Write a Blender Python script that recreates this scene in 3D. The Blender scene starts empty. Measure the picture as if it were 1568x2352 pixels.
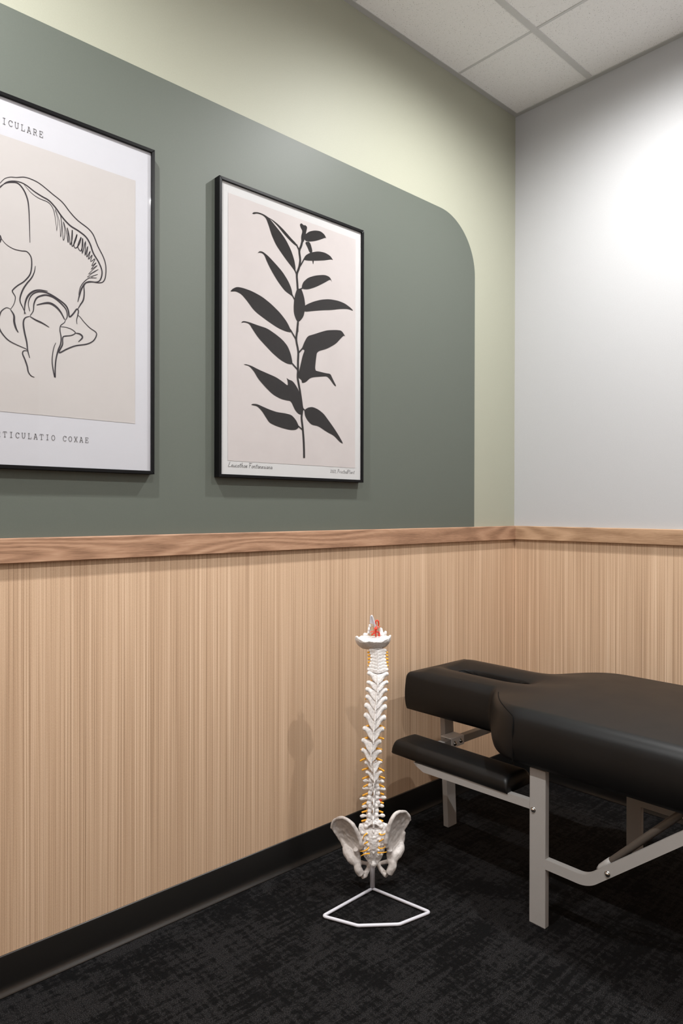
import bpy, bmesh, math, random
from mathutils import Vector, Matrix
from mathutils.geometry import tessellate_polygon

# ---------------------------------------------------------------- camera, world, lights, exposure
SC = bpy.context.scene
COL = SC.collection
CAM_POS = Vector((-2.7826, -1.8364, 1.2105))
YAW, PITCH, ROLL, FPX = 0.828291, -0.0030666, 0.0022749, 1586.70


def make_camera():
    cd = bpy.data.cameras.new('camera')
    co = bpy.data.objects.new('camera', cd)
    COL.objects.link(co)
    cd.sensor_fit = 'VERTICAL'
    cd.sensor_height = 36.0
    cd.lens = 36.0 * FPX / 2352.0
    cd.clip_start = 0.02
    fwd = Vector((math.cos(PITCH) * math.cos(YAW), math.cos(PITCH) * math.sin(YAW), math.sin(PITCH)))
    right = Vector((math.sin(YAW), -math.cos(YAW), 0.0))
    up = right.cross(fwd)
    r2 = right * math.cos(ROLL) + up * math.sin(ROLL)
    u2 = up * math.cos(ROLL) - right * math.sin(ROLL)
    m = Matrix((r2, u2, -fwd)).transposed().to_4x4()
    m.translation = CAM_POS
    co.matrix_world = m
    SC.camera = co


make_camera()
SC.view_settings.view_transform = 'Standard'
SC.view_settings.look = 'None'
SC.view_settings.gamma = 1.0
SC.view_settings.use_curve_mapping = False
SC.view_settings.exposure = 0.13
SC.cycles.diffuse_bounces = 8
SC.cycles.max_bounces = 14

W = bpy.data.worlds.new('world')
SC.world = W
W.use_nodes = True
W.node_tree.nodes['Background'].inputs[0].default_value = (0.9, 0.95, 1.0, 1)
W.node_tree.nodes['Background'].inputs[1].default_value = 0.0

CEIL = 3.048
ROOM_X, ROOM_Y = -3.34, -2.95          # left side wall and wall behind the camera
LAMPS = [(-0.735, -0.785), (-2.60, -0.725), (-0.828, -1.985), (-2.60, -1.985)]
LAMP_POWER = (130.0, 130.0, 106.0, 106.0)
SPOT_DEG, SPOT_BLEND = 174.0, 0.82
for i, (lx, ly) in enumerate(LAMPS):   # four recessed ceiling downlights
    ld = bpy.data.lights.new('downlight_beam', 'SPOT')
    ld.energy = LAMP_POWER[i]
    ld.spot_size = math.radians(SPOT_DEG)
    ld.spot_blend = SPOT_BLEND
    ld.shadow_soft_size = 0.022
    ld.color = (1.0, 0.998, 0.99)
    lo = bpy.data.objects.new('downlight_beam', ld)
    lo.location = (lx, ly, CEIL - 0.012)
    COL.objects.link(lo)


# ---------------------------------------------------------------- helpers
def rad(a):
    return math.radians(a)


def empty(name, loc=(0, 0, 0), label=None, cat=None, group=None, parent=None):
    o = bpy.data.objects.new(name, None)
    COL.objects.link(o)
    o.location = loc
    o.empty_display_size = 0.05
    if parent:
        o.parent = parent
    if label:
        o['label'] = label
    if cat:
        o['category'] = cat
    if group:
        o['group'] = group
    return o


def link(name, me, m=None, parent=None, smooth=False, label=None, kind=None):
    if m is not None:
        me.materials.clear()
        me.materials.append(m)
    if smooth:
        for p in me.polygons:
            p.use_smooth = True
    o = bpy.data.objects.new(name, me)
    COL.objects.link(o)
    if parent:
        o.parent = parent
    if label:
        o['label'] = label
    if kind:
        o['kind'] = kind
    return o


def obj(name, bm, m=None, parent=None, smooth=False, label=None, kind=None, fix=True):
    if fix:
        bmesh.ops.recalc_face_normals(bm, faces=bm.faces[:])
    me = bpy.data.meshes.new(name)
    bm.to_mesh(me)
    bm.free()
    return link(name, me, m, parent, smooth, label, kind)


def new():
    return bmesh.new()


def box(bm, a, b, bev=0.0, seg=2):
    x0, y0, z0 = a
    x1, y1, z1 = b
    vs = [bm.verts.new(c) for c in ((x0, y0, z0), (x1, y0, z0), (x1, y1, z0), (x0, y1, z0),
                                    (x0, y0, z1), (x1, y0, z1), (x1, y1, z1), (x0, y1, z1))]
    fs = [bm.faces.new([vs[i] for i in f]) for f in ((0, 3, 2, 1), (4, 5, 6, 7), (0, 1, 5, 4), (1, 2, 6, 5), (2, 3, 7, 6), (3, 0, 4, 7))]
    if bev > 0:
        es = list({e for f in fs for e in f.edges})
        bmesh.ops.bevel(bm, geom=es, offset=bev, segments=seg, profile=0.5, affect='EDGES')
    return bm


def frames(pts, closed=False):
    n = len(pts)
    out = []
    prev = None
    for i in range(n):
        a = pts[i - 1] if (i > 0 or closed) else pts[i]
        b = pts[(i + 1) % n] if (i < n - 1 or closed) else pts[i]
        t = (b - a)
        t = t.normalized() if t.length > 1e-9 else Vector((0, 0, 1))
        if prev is None:
            ref = Vector((0, 0, 1)) if abs(t.z) < 0.9 else Vector((1, 0, 0))
            u = (ref - t * ref.dot(t)).normalized()
        else:
            u = prev - t * prev.dot(t)
            u = u.normalized() if u.length > 1e-6 else t.orthogonal().normalized()
        prev = u
        out.append((t, u, t.cross(u)))
    return out


def tube(bm, pts, r, n=10, closed=False, cap=True, flat=1.0):
    pts = [Vector(p) for p in pts]
    fr = frames(pts, closed)
    rings = []
    for i, p in enumerate(pts):
        rr = r[i] if isinstance(r, (list, tuple)) else r
        t, u, v = fr[i]
        rings.append([bm.verts.new(p + (u * math.cos(2 * math.pi * k / n) * flat + v * math.sin(2 * math.pi * k / n)) * rr) for k in range(n)])
    m = len(pts)
    for i in range(m if closed else m - 1):
        a, b = rings[i], rings[(i + 1) % m]
        for k in range(n):
            bm.faces.new((a[k], a[(k + 1) % n], b[(k + 1) % n], b[k]))
    if cap and not closed:
        bm.faces.new(rings[0][::-1])
        bm.faces.new(rings[-1])
    return bm


def rectbar(bm, pts, w, h, side):
    """a rectangular bar swept along pts; side = the constant width direction"""
    pts = [Vector(p) for p in pts]
    side = Vector(side).normalized()
    rings = []
    for i, p in enumerate(pts):
        a = pts[max(i - 1, 0)]
        b = pts[min(i + 1, len(pts) - 1)]
        t = (b - a).normalized()
        up = side.cross(t).normalized()
        k = 1.0
        if 0 < i < len(pts) - 1:
            t0 = (p - a).normalized()
            k = 1.0 / max(0.5, t.dot(t0))
        rings.append([bm.verts.new(p + side * sx * w / 2 + up * sz * h / 2 * k) for sx, sz in ((-1, -1), (1, -1), (1, 1), (-1, 1))])
    for a, b in zip(rings[:-1], rings[1:]):
        for k in range(4):
            bm.faces.new((a[k], a[(k + 1) % 4], b[(k + 1) % 4], b[k]))
    bm.faces.new(rings[0][::-1])
    bm.faces.new(rings[-1])
    return bm


def ellip(bm, c, r, rot=None, nu=12, nv=8):
    m = Matrix.Translation(Vector(c)) @ (rot.to_4x4() if rot is not None else Matrix.Identity(4)) @ Matrix.Diagonal((r[0], r[1], r[2], 1))
    bmesh.ops.create_uvsphere(bm, u_segments=nu, v_segments=nv, radius=1.0, matrix=m)
    return bm


def prism(bm, poly, z0, z1, axes=(0, 1, 2)):
    """closed 2D polygon extruded between z0 and z1; axes maps (u, v, w) to xyz slots"""
    def P(u, v, w):
        c = [0, 0, 0]
        c[axes[0]], c[axes[1]], c[axes[2]] = u, v, w
        return c
    a = [bm.verts.new(P(u, v, z0)) for u, v in poly]
    b = [bm.verts.new(P(u, v, z1)) for u, v in poly]
    n = len(poly)
    bm.faces.new(a[::-1])
    bm.faces.new(b)
    for i in range(n):
        bm.faces.new((a[i], a[(i + 1) % n], b[(i + 1) % n], b[i]))
    return bm


def chaikin(pts, n=2, q=0.2):
    for _ in range(n):
        out = []
        for i, a in enumerate(pts):
            b = pts[(i + 1) % len(pts)]
            out.append(tuple(u + (v - u) * q for u, v in zip(a, b)))
            out.append(tuple(u + (v - u) * (1 - q) for u, v in zip(a, b)))
        pts = out
    return pts


def catmull(pts, k=4, closed=False):
    n = len(pts)
    out = []
    rng = range(n) if closed else range(n - 1)
    for i in rng:
        p0 = pts[(i - 1) % n] if (closed or i > 0) else pts[0]
        p1 = pts[i]
        p2 = pts[(i + 1) % n]
        p3 = pts[(i + 2) % n] if (closed or i < n - 2) else pts[-1]
        for j in range(k):
            t = j / k
            out.append(tuple(0.5 * ((2 * b) + (-a + c) * t + (2 * a - 5 * b + 4 * c - d) * t * t + (-a + 3 * b - 3 * c + d) * t ** 3)
                             for a, b, c, d in zip(p0, p1, p2, p3)))
    if not closed:
        out.append(tuple(pts[-1]))
    return out


def ribbon(bm, pts, w, y, taper=False):
    """a flat printed stroke in the local xz plane facing -y; w = full width"""
    P = [Vector((a, b)) for a, b in pts]
    n = len(P)
    L, R = [], []
    for i in range(n):
        t = P[min(i + 1, n - 1)] - P[max(i - 1, 0)]
        t = t.normalized() if t.length > 1e-9 else Vector((1, 0))
        nn = Vector((-t.y, t.x))
        k = 1.0
        if taper:
            f = i / (n - 1)
            k = 0.45 + 0.75 * math.sin(math.pi * min(1, max(0, f)))
        a, b = P[i] + nn * w / 2 * k, P[i] - nn * w / 2 * k
        L.append(bm.verts.new((a.x, y, a.y)))
        R.append(bm.verts.new((b.x, y, b.y)))
    for i in range(n - 1):
        bm.faces.new((L[i], R[i], R[i + 1], L[i + 1]))
    return bm


def solid_union(bm, voxel, smooth=2, name='solid', noise=0.0, nscale=120.0, seed=0):
    """fuse the overlapping closed shapes of bm into one continuous skin"""
    me = bpy.data.meshes.new(name + '_raw')
    bmesh.ops.recalc_face_normals(bm, faces=bm.faces[:])
    bm.to_mesh(me)
    bm.free()
    o = bpy.data.objects.new(name + '_raw', me)
    COL.objects.link(o)
    md = o.modifiers.new('r', 'REMESH')
    md.mode = 'VOXEL'
    md.voxel_size = voxel
    if smooth:
        s = o.modifiers.new('s', 'SMOOTH')
        s.factor = 0.5
        s.iterations = smooth
    dg = bpy.context.evaluated_depsgraph_get()
    me2 = bpy.data.meshes.new_from_object(o.evaluated_get(dg))
    bpy.data.objects.remove(o)
    bpy.data.meshes.remove(me)
    if noise:
        from mathutils import noise as nz
        off = Vector((seed * 3.1, seed * 1.7, 0))
        nn = [v.normal.copy() for v in me2.vertices]
        for v, n_ in zip(me2.vertices, nn):
            v.co += n_ * (noise * nz.noise(v.co * nscale + off))
    me2.name = name
    return me2


# ---------------------------------------------------------------- materials
class NT:
    def __init__(self, name):
        self.m = bpy.data.materials.new(name)
        self.m.use_nodes = True
        self.t = self.m.node_tree
        self.b = self.t.nodes['Principled BSDF']

    def n(self, typ, **kw):
        nd = self.t.nodes.new(typ)
        for k, v in kw.items():
            if k.startswith('i_'):
                nd.inputs[k[2:].replace('_', ' ')].default_value = v
            else:
                setattr(nd, k, v)
        return nd

    def l(self, a, b):
        self.t.links.new(a, b)

    def coord(self, scale, rot=None):
        tc = self.n('ShaderNodeTexCoord')
        mp = self.n('ShaderNodeMapping')
        mp.inputs['Scale'].default_value = scale
        if rot:
            mp.inputs['Rotation'].default_value = rot
        self.l(tc.outputs['Object'], mp.inputs['Vector'])
        return mp.outputs[0]

    def noise(self, vec, scale=1.0, detail=2.0, rough=0.5, dist=0.0):
        nd = self.n('ShaderNodeTexNoise')
        nd.inputs['Scale'].default_value = scale
        nd.inputs['Detail'].default_value = detail
        nd.inputs['Roughness'].default_value = rough
        nd.inputs['Distortion'].default_value = dist
        self.l(vec, nd.inputs['Vector'])
        return nd.outputs['Fac']

    def ramp(self, fac, stops):
        r = self.n('ShaderNodeValToRGB')
        el = r.color_ramp.elements
        while len(el) < len(stops):
            el.new(0.5)
        for e, (p, c) in zip(el, stops):
            e.position = p
            e.color = (c[0], c[1], c[2], 1) if not isinstance(c, (int, float)) else (c, c, c, 1)
        self.l(fac, r.inputs[0])
        return r.outputs[0]

    def math(self, op, a, b=None, c=None):
        nd = self.n('ShaderNodeMath', operation=op)
        for i, x in enumerate((a, b, c)):
            if x is None:
                continue
            if isinstance(x, (int, float)):
                nd.inputs[i].default_value = x
            else:
                self.l(x, nd.inputs[i])
        return nd.outputs[0]

    def mix(self, fac, a, b, blend='MIX'):
        nd = self.n('ShaderNodeMix', data_type='RGBA', blend_type=blend)
        for sock, x in ((nd.inputs[0], fac), (nd.inputs[6], a), (nd.inputs[7], b)):
            if isinstance(x, (int, float)):
                sock.default_value = x
            elif isinstance(x, tuple):
                sock.default_value = (x[0], x[1], x[2], 1)
            else:
                self.l(x, sock)
        return nd.outputs[2]

    def base(self, c):
        if isinstance(c, tuple):
            self.b.inputs['Base Color'].default_value = (c[0], c[1], c[2], 1)
        else:
            self.l(c, self.b.inputs['Base Color'])

    def bump(self, h, strength=0.3, dist=0.002):
        nd = self.n('ShaderNodeBump')
        nd.inputs['Strength'].default_value = strength
        nd.inputs['Distance'].default_value = dist
        self.l(h, nd.inputs['Height'])
        self.l(nd.outputs[0], self.b.inputs['Normal'])

    def set(self, rough=None, spec=None, metal=None, coat=None, sheen=None):
        for k, v in (('Roughness', rough), ('Specular IOR Level', spec), ('Metallic', metal), ('Coat Weight', coat), ('Sheen Weight', sheen)):
            if v is not None:
                self.b.inputs[k].default_value = v
        return self


def m_paint(name, c, rough=0.55, bump=0.05):
    t = NT(name)
    v = t.coord((1, 1, 1))
    n = t.noise(v, 260, 3)
    t.base(t.mix(t.ramp(n, [(0.3, 0.0), (0.7, 1.0)]), tuple(x * 0.975 for x in c), tuple(min(1, x * 1.02) for x in c)))
    t.set(rough, 0.3)
    t.bump(n, bump, 0.0006)
    return t.m


def m_plain(name, c, rough=0.5, spec=0.5, metal=0.0, var=0.06, scale=60, bump=0.0, bscale=400, coat=None):
    t = NT(name)
    v = t.coord((1, 1, 1))
    n = t.noise(v, scale, 3)
    t.base(t.mix(n, tuple(x * (1 - var) for x in c), tuple(min(1, x * (1 + var)) for x in c)))
    t.set(rough, spec, metal, coat)
    if bump:
        t.bump(t.noise(v, bscale, 2), bump, 0.001)
    return t.m


def m_laminate():
    t = NT('striped_laminate')
    tc = t.n('ShaderNodeTexCoord')
    sp = t.n('ShaderNodeSeparateXYZ')
    t.l(tc.outputs['Object'], sp.inputs[0])
    s = t.math('ADD', sp.outputs[0], sp.outputs[1])

    def vec(a, b):
        c = t.n('ShaderNodeCombineXYZ')
        t.l(t.math('MULTIPLY', s, a), c.inputs[0])
        t.l(t.math('MULTIPLY', sp.outputs[2], b), c.inputs[2])
        return c.outputs[0]
    a = t.noise(vec(640, 0.9), 1.0, 2.0, 0.6)
    b = t.noise(vec(210, 0.45), 1.0, 2.0, 0.5)
    c = t.noise(vec(14, 0.5), 1.0, 2.0, 0.5)
    g = t.noise(vec(700, 240), 1.0, 1.0)
    f = t.math('ADD', t.math('MULTIPLY', a, 0.68), t.math('MULTIPLY', b, 0.32))
    f = t.math('ADD', f, t.math('MULTIPLY', t.math('SUBTRACT', c, 0.5), 0.12))
    f = t.math('ADD', f, t.math('MULTIPLY', t.math('SUBTRACT', g, 0.5), 0.10))
    t.base(t.ramp(f, [(0.32, (0.27, 0.170, 0.102)), (0.46, (0.475, 0.318, 0.205)), (0.55, (0.595, 0.418, 0.282)), (0.68, (0.76, 0.575, 0.42))]))
    t.set(0.5, 0.3)
    t.bump(a, 0.08, 0.0004)
    return t.m


def m_oak(name, dark, mid, light, axis):
    t = NT(name)
    tc = t.n('ShaderNodeTexCoord')
    sp = t.n('ShaderNodeSeparateXYZ')
    t.l(tc.outputs['Object'], sp.inputs[0])
    s = sp.outputs[axis]

    def vec(a, b):
        c = t.n('ShaderNodeCombineXYZ')
        t.l(t.math('MULTIPLY', s, a), c.inputs[0])
        t.l(t.math('MULTIPLY', sp.outputs[2], b), c.inputs[2])
        t.l(t.math('MULTIPLY', sp.outputs[1 - axis], b), c.inputs[1])
        return c.outputs[0]
    n = t.noise(vec(0.8, 7.0), 1.0, 2.0, 0.45, 0.4)
    rings = t.math('MULTIPLY_ADD', t.math('SINE', t.math('MULTIPLY', n, 95.0)), 0.5, 0.5)
    pores = t.noise(vec(28, 620), 1.0, 2.0, 0.6)
    broad = t.noise(vec(3, 40), 1.0, 3.0, 0.6)
    f = t.math('ADD', t.math('MULTIPLY', rings, 0.24), t.math('ADD', t.math('MULTIPLY', pores, 0.50), t.math('MULTIPLY', broad, 0.30)))
    t.base(t.ramp(f, [(0.28, dark), (0.55, mid), (0.82, light)]))
    t.set(0.5, 0.3)
    t.bump(pores, 0.15, 0.0005)
    return t.m


def m_carpet():
    t = NT('black_loop_carpet')
    tc = t.n('ShaderNodeTexCoord')

    def mp(s):
        m = t.n('ShaderNodeMapping')
        m.inputs['Scale'].default_value = s
        t.l(tc.outputs['Object'], m.inputs['Vector'])
        return m.outputs[0]
    big = t.noise(mp((5.0, 5.5, 1)), 1.0, 3.0, 0.6, 0.3)
    alongx = t.noise(mp((5, 60, 1)), 1.0, 3.0, 0.7, 0.25)
    alongy = t.noise(mp((75, 7, 1)), 1.0, 3.0, 0.7, 0.25)
    brk = t.noise(mp((70, 70, 1)), 1.0, 3.0, 0.65)
    fleck = t.noise(mp((380, 420, 1)), 1.0, 2.0, 0.7)
    loop = t.noise(mp((700, 700, 1)), 1.0, 1.0, 0.6)
    f = t.math('ADD', t.math('MULTIPLY', big, 0.46), t.math('ADD', t.math('MULTIPLY', alongx, 0.50), t.math('MULTIPLY', alongy, 0.40)))
    f = t.math('ADD', f, t.math('MULTIPLY', brk, 0.50))
    patch = t.ramp(f, [(0.82 / 1.0, 0.0), (1.0, 1.0)])
    patch = t.n('ShaderNodeMapRange')
    patch.inputs['From Min'].default_value = 0.88
    patch.inputs['From Max'].default_value = 0.99
    t.l(f, patch.inputs['Value'])
    fl = t.ramp(fleck, [(0.36, 0.25), (0.50, 0.8), (0.66, 2.4)])
    fl2 = t.ramp(fleck, [(0.46, 0.0), (0.61, 1.0)])
    col = t.mix(patch.outputs[0], (0.0019, 0.0019, 0.0022), (0.0200, 0.0189, 0.0194))
    col = t.mix(1.0, col, t.mix(fl2, (0.16, 0.16, 0.16), (1.35, 1.35, 1.35)), 'MULTIPLY')
    t.base(col)
    t.set(0.95, 0.15)
    t.bump(t.math('ADD', fleck, loop), 0.55, 0.003)
    return t.m


def m_tile():
    t = NT('fissured_ceiling_tile')
    v = t.coord((1, 1, 1))
    vo = t.n('ShaderNodeTexVoronoi')
    vo.inputs['Scale'].default_value = 150.0
    t.l(v, vo.inputs['Vector'])
    pin = t.ramp(vo.outputs['Distance'], [(0.10, 0.0), (0.24, 1.0)])
    sel = t.ramp(t.noise(v, 95, 2), [(0.46, 0.0), (0.54, 1.0)])
    hole = t.math('MAXIMUM', pin, sel)
    n = t.noise(v, 210, 3)
    c = t.mix(n, (0.82, 0.815, 0.81), (0.94, 0.937, 0.932))
    t.base(t.mix(hole, (0.40, 0.39, 0.37), c))
    t.set(0.95, 0.1)
    t.bump(hole, 0.4, 0.0015)
    return t.m


def m_leather():
    t = NT('black_vinyl_upholstery')
    v = t.coord((1, 1, 1))
    n = t.noise(v, 900, 2, 0.6)
    big = t.noise(v, 9, 3)
    t.base(t.mix(big, (0.0024, 0.0024, 0.0026), (0.0036, 0.0036, 0.0037)))
    t.l(t.math('MULTIPLY_ADD', big, 0.10, 0.39), t.b.inputs['Roughness'])
    t.set(None, 0.33)
    t.bump(n, 0.12, 0.0008)
    return t.m


def m_bone(name='model_bone', tint=(0.66, 0.62, 0.585)):
    t = NT(name)
    v = t.coord((1, 1, 1))
    n = t.noise(v, 160, 4, 0.65)
    t.base(t.ramp(n, [(0.25, tuple(x * 0.72 for x in tint)), (0.5, tint), (0.8, tuple(min(1, x * 1.1) for x in tint))]))
    t.set(0.45, 0.4)
    t.bump(n, 0.35, 0.0012)
    return t.m


def m_glass():
    t = NT('clear_glazing')
    out = t.t.nodes['Material Output']
    fr = t.n('ShaderNodeFresnel')
    ge = t.n('ShaderNodeNewGeometry')          # same reflectance from both faces of the thin pane
    t.l(t.math('MULTIPLY_ADD', ge.outputs['Backfacing'], 1 / 1.3 - 1.3, 1.3), fr.inputs[0])
    tr = t.n('ShaderNodeBsdfTransparent')
    gl = t.n('ShaderNodeBsdfGlossy')
    gl.inputs['Roughness'].default_value = 0.02
    mx = t.n('ShaderNodeMixShader')
    t.l(fr.outputs[0], mx.inputs[0])
    t.l(tr.outputs[0], mx.inputs[1])
    t.l(gl.outputs[0], mx.inputs[2])
    t.l(mx.outputs[0], out.inputs['Surface'])
    return t.m


def m_emit(name, c, e):
    t = NT(name)
    t.base(c)
    t.b.inputs['Emission Color'].default_value = (c[0], c[1], c[2], 1)
    t.b.inputs['Emission Strength'].default_value = e
    return t.m


M = dict(
    light_green=m_paint('pale_sage_paint', (0.320, 0.322, 0.256)),
    dark_green=m_paint('deep_sage_paint', (0.094, 0.105, 0.089), 0.5),
    white_wall=m_paint('white_wall_paint', (0.42, 0.42, 0.427)),
    laminate=m_laminate(),
    oak_left=m_oak('red_oak_rail', (0.19, 0.102, 0.060), (0.345, 0.198, 0.122), (0.47, 0.295, 0.19), 0),
    oak_right=m_oak('brown_oak_rail', (0.25, 0.145, 0.083), (0.41, 0.26, 0.158), (0.54, 0.355, 0.23), 1),
    base=m_plain('black_vinyl_base', (0.0045, 0.0044, 0.0043), 0.36, 0.95, var=0.1),
    carpet=m_carpet(),
    tile=m_tile(),
    grid=m_plain('white_grid_metal', (0.60, 0.60, 0.595), 0.45, 0.4, var=0.02),
    angle=m_plain('grey_wall_angle', (0.44, 0.44, 0.43), 0.5, 0.3, var=0.02),
    far_wall=m_paint('off_white_wall_paint', (0.72, 0.72, 0.72)),
    plenum=m_plain('grey_plenum', (0.3, 0.3, 0.3), 0.9, 0.1),
    frame=m_plain('black_frame', (0.003, 0.003, 0.0035), 0.36, 0.16, var=0.1),
    paper=m_plain('warm_white_paper', (0.450, 0.447, 0.447), 0.7, 0.2, var=0.015, scale=5),
    paper_cool=m_plain('cool_white_paper', (0.415, 0.413, 0.440), 0.7, 0.2, var=0.015, scale=5),
    field_pink=m_plain('dusty_pink_print', (0.42, 0.385, 0.378), 0.75, 0.15, var=0.05, scale=14),
    field_beige=m_plain('beige_print', (0.385, 0.361, 0.351), 0.75, 0.15, var=0.03, scale=8),
    ink=m_plain('charcoal_leaf_ink', (0.017, 0.015, 0.015), 0.8, 0.15, var=0.25, scale=120),
    line=m_plain('dark_line_ink', (0.020, 0.016, 0.020), 0.7, 0.2),
    pencil=m_plain('grey_pencil_ink', (0.07, 0.065, 0.065), 0.7, 0.2),
    glass=m_glass(),
    leather=m_leather(),
    thread=m_plain('grey_piping', (0.10, 0.10, 0.10), 0.5, 0.4),
    black=m_plain('black_lining', (0.004, 0.004, 0.004), 0.8, 0.1),
    metal=m_plain('warm_grey_powder_coat', (0.345, 0.332, 0.320), 0.42, 0.4, var=0.03, scale=300, bump=0.06, bscale=900),
    plate=m_plain('pale_grey_bracket', (0.85, 0.83, 0.81), 0.4, 0.4, var=0.03),
    chrome=m_plain('chrome_bolt', (0.55, 0.54, 0.52), 0.22, 0.5, 1.0, var=0.05),
    ply=m_plain('plywood_board', (0.30, 0.20, 0.12), 0.7, 0.2, var=0.2, scale=30),
    bone=m_bone('model_bone', (0.76, 0.735, 0.72)),
    ilium=m_bone('shaded_hip_bone', (0.58, 0.54, 0.515)),  # darker bone tint: shade of the down-facing blades put into the colour
    disc=m_plain('pale_disc', (0.55, 0.48, 0.42), 0.5, 0.4),
    nerve=m_plain('orange_yellow_nerve', (0.80, 0.37, 0.015), 0.4, 0.45, var=0.08),
    red=m_plain('red_artery', (0.72, 0.05, 0.02), 0.35, 0.5, var=0.1),
    dark_tube=m_plain('dark_brown_tube', (0.075, 0.062, 0.052), 0.45, 0.4, var=0.1),
    steel=m_plain('grey_wire', (0.25, 0.25, 0.26), 0.35, 0.5, 0.8),
    white_metal=m_plain('white_enamel', (0.60, 0.60, 0.65), 0.35, 0.5, var=0.02),
    door=m_plain('oak_door', (0.30, 0.20, 0.13), 0.5, 0.3, var=0.12, scale=12),
    lens=m_emit('lit_lens', (1, 0.98, 0.95), 2.0),
)

# ---------------------------------------------------------------- room shell
def structure(name, bm, m, parent=None, **kw):
    o = obj(name, bm, m, parent, **kw)
    if parent is None:
        o['kind'] = 'structure'
    return o


RAIL_T, RAIL_B, RAIL_D = 1.138, 1.0751, 0.020
X0, Y0 = ROOM_X, ROOM_Y

floor = structure('floor', box(new(), (X0 - 0.1, Y0 - 0.1, -0.06), (0.1, 0.1, 0.0)), M['carpet'])
wall_left = structure('wall_left', box(new(), (X0 - 0.1, 0, -0.02), (0.1, 0.1, CEIL + 0.12)), M['light_green'])
wall_right = structure('wall_right', box(new(), (0, Y0 - 0.1, -0.02), (0.1, 0.0, CEIL + 0.12)), M['white_wall'])
wall_back = structure('wall_back', box(new(), (X0 - 0.1, Y0 - 0.1, -0.02), (0.0, Y0, CEIL + 0.12)), M['far_wall'])
wall_front = structure('wall_front', box(new(), (X0 - 0.1, Y0, -0.02), (X0, 0.0, CEIL + 0.12)), M['far_wall'])

# painted shape with rounded upper corners on the left wall
pr, px1, px0, pz1 = 0.235, -0.3095, X0 + 0.31, 2.464
poly = [(px0, RAIL_T - 0.03), (px1, RAIL_T - 0.03)]
poly += [(px1 - pr + pr * math.cos(rad(a)), pz1 - pr + pr * math.sin(rad(a))) for a in range(0, 91, 3)]
poly += [(px0 + pr - pr * math.sin(rad(a)), pz1 - pr + pr * math.cos(rad(a))) for a in range(0, 91, 3)]
obj('painted_panel', prism(new(), poly, -0.0006, 0.0, (0, 2, 1)), M['dark_green'], wall_left, label='deep sage painted panel with a rounded upper corner')

obj('wainscot_panel', box(new(), (X0, -0.003, 0.0), (-0.003, 0.0, RAIL_B + 0.02)), M['laminate'], wall_left, label='unseen striped tan laminate wainscot added to cut bounce light')
obj('wainscot_panel', box(new(), (-0.003, Y0, 0.0), (0.0, 0.0, RAIL_B + 0.02)), M['laminate'], wall_right, label='unseen striped tan laminate wainscot added to cut bounce light')

obj('wainscot_panel', box(new(), (X0, Y0, 0.0), (-2.18, Y0 + 0.003, RAIL_T)), M['laminate'], wall_back, label='unseen striped tan laminate wainscot added to cut bounce light')  # wainscot carried on to the unseen walls, added to lessen bounced light
obj('wainscot_panel', box(new(), (-1.172, Y0, 0.0), (-0.003, Y0 + 0.003, RAIL_T)), M['laminate'], wall_back, label='unseen striped tan laminate wainscot added to cut bounce light')
obj('wainscot_panel', box(new(), (X0, Y0 + 0.003, 0.0), (X0 + 0.003, -0.003, RAIL_T)), M['laminate'], wall_front, label='unseen striped tan laminate wainscot added to cut bounce light')


def mitred(axis, far, prof):
    """profile (out, z) swept along a wall from the mitred corner at the origin"""
    bm = new()
    ring0, ring1 = [], []
    for o, z in prof:
        if axis == 0:
            ring0.append(bm.verts.new((-o, -o, z)))
            ring1.append(bm.verts.new((far, -o, z)))
        else:
            ring0.append(bm.verts.new((-o, -o, z)))
            ring1.append(bm.verts.new((-o, far, z)))
    n = len(prof)
    for i in range(n):
        bm.faces.new((ring0[i], ring0[(i + 1) % n], ring1[(i + 1) % n], ring1[i]))
    bm.faces.new(ring0)
    bm.faces.new(ring1[::-1])
    return bm


rail_prof = [(0.0, RAIL_B), (RAIL_D - 0.002, RAIL_B), (RAIL_D, RAIL_B + 0.002), (RAIL_D, RAIL_T - 0.0025), (RAIL_D - 0.001, RAIL_T - 0.0008), (RAIL_D - 0.003, RAIL_T), (0.0, RAIL_T)]
structure('trim_1', mitred(0, X0, rail_prof), M['oak_left'])
structure('trim_2', mitred(1, Y0, rail_prof), M['oak_right'])
BASE_Z = 0.0997
base_prof = [(0.003, 0.0), (0.0175, 0.0), (0.0173, 0.0020), (0.0148, 0.0052), (0.0118, 0.0088), (0.0090, 0.0135), (0.0073, 0.019), (0.0064, 0.026), (0.0060, BASE_Z - 0.0035), (0.0052, BASE_Z - 0.0008), (0.0030, BASE_Z)]
bl_ = structure('baseboard_left', mitred(0, X0, base_prof), M['base'])
br_ = structure('baseboard_right', mitred(1, Y0, base_prof), M['base'])
for o in (bl_, br_):
    for p in o.data.polygons:
        p.use_smooth = len(p.vertices) == 4

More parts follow.
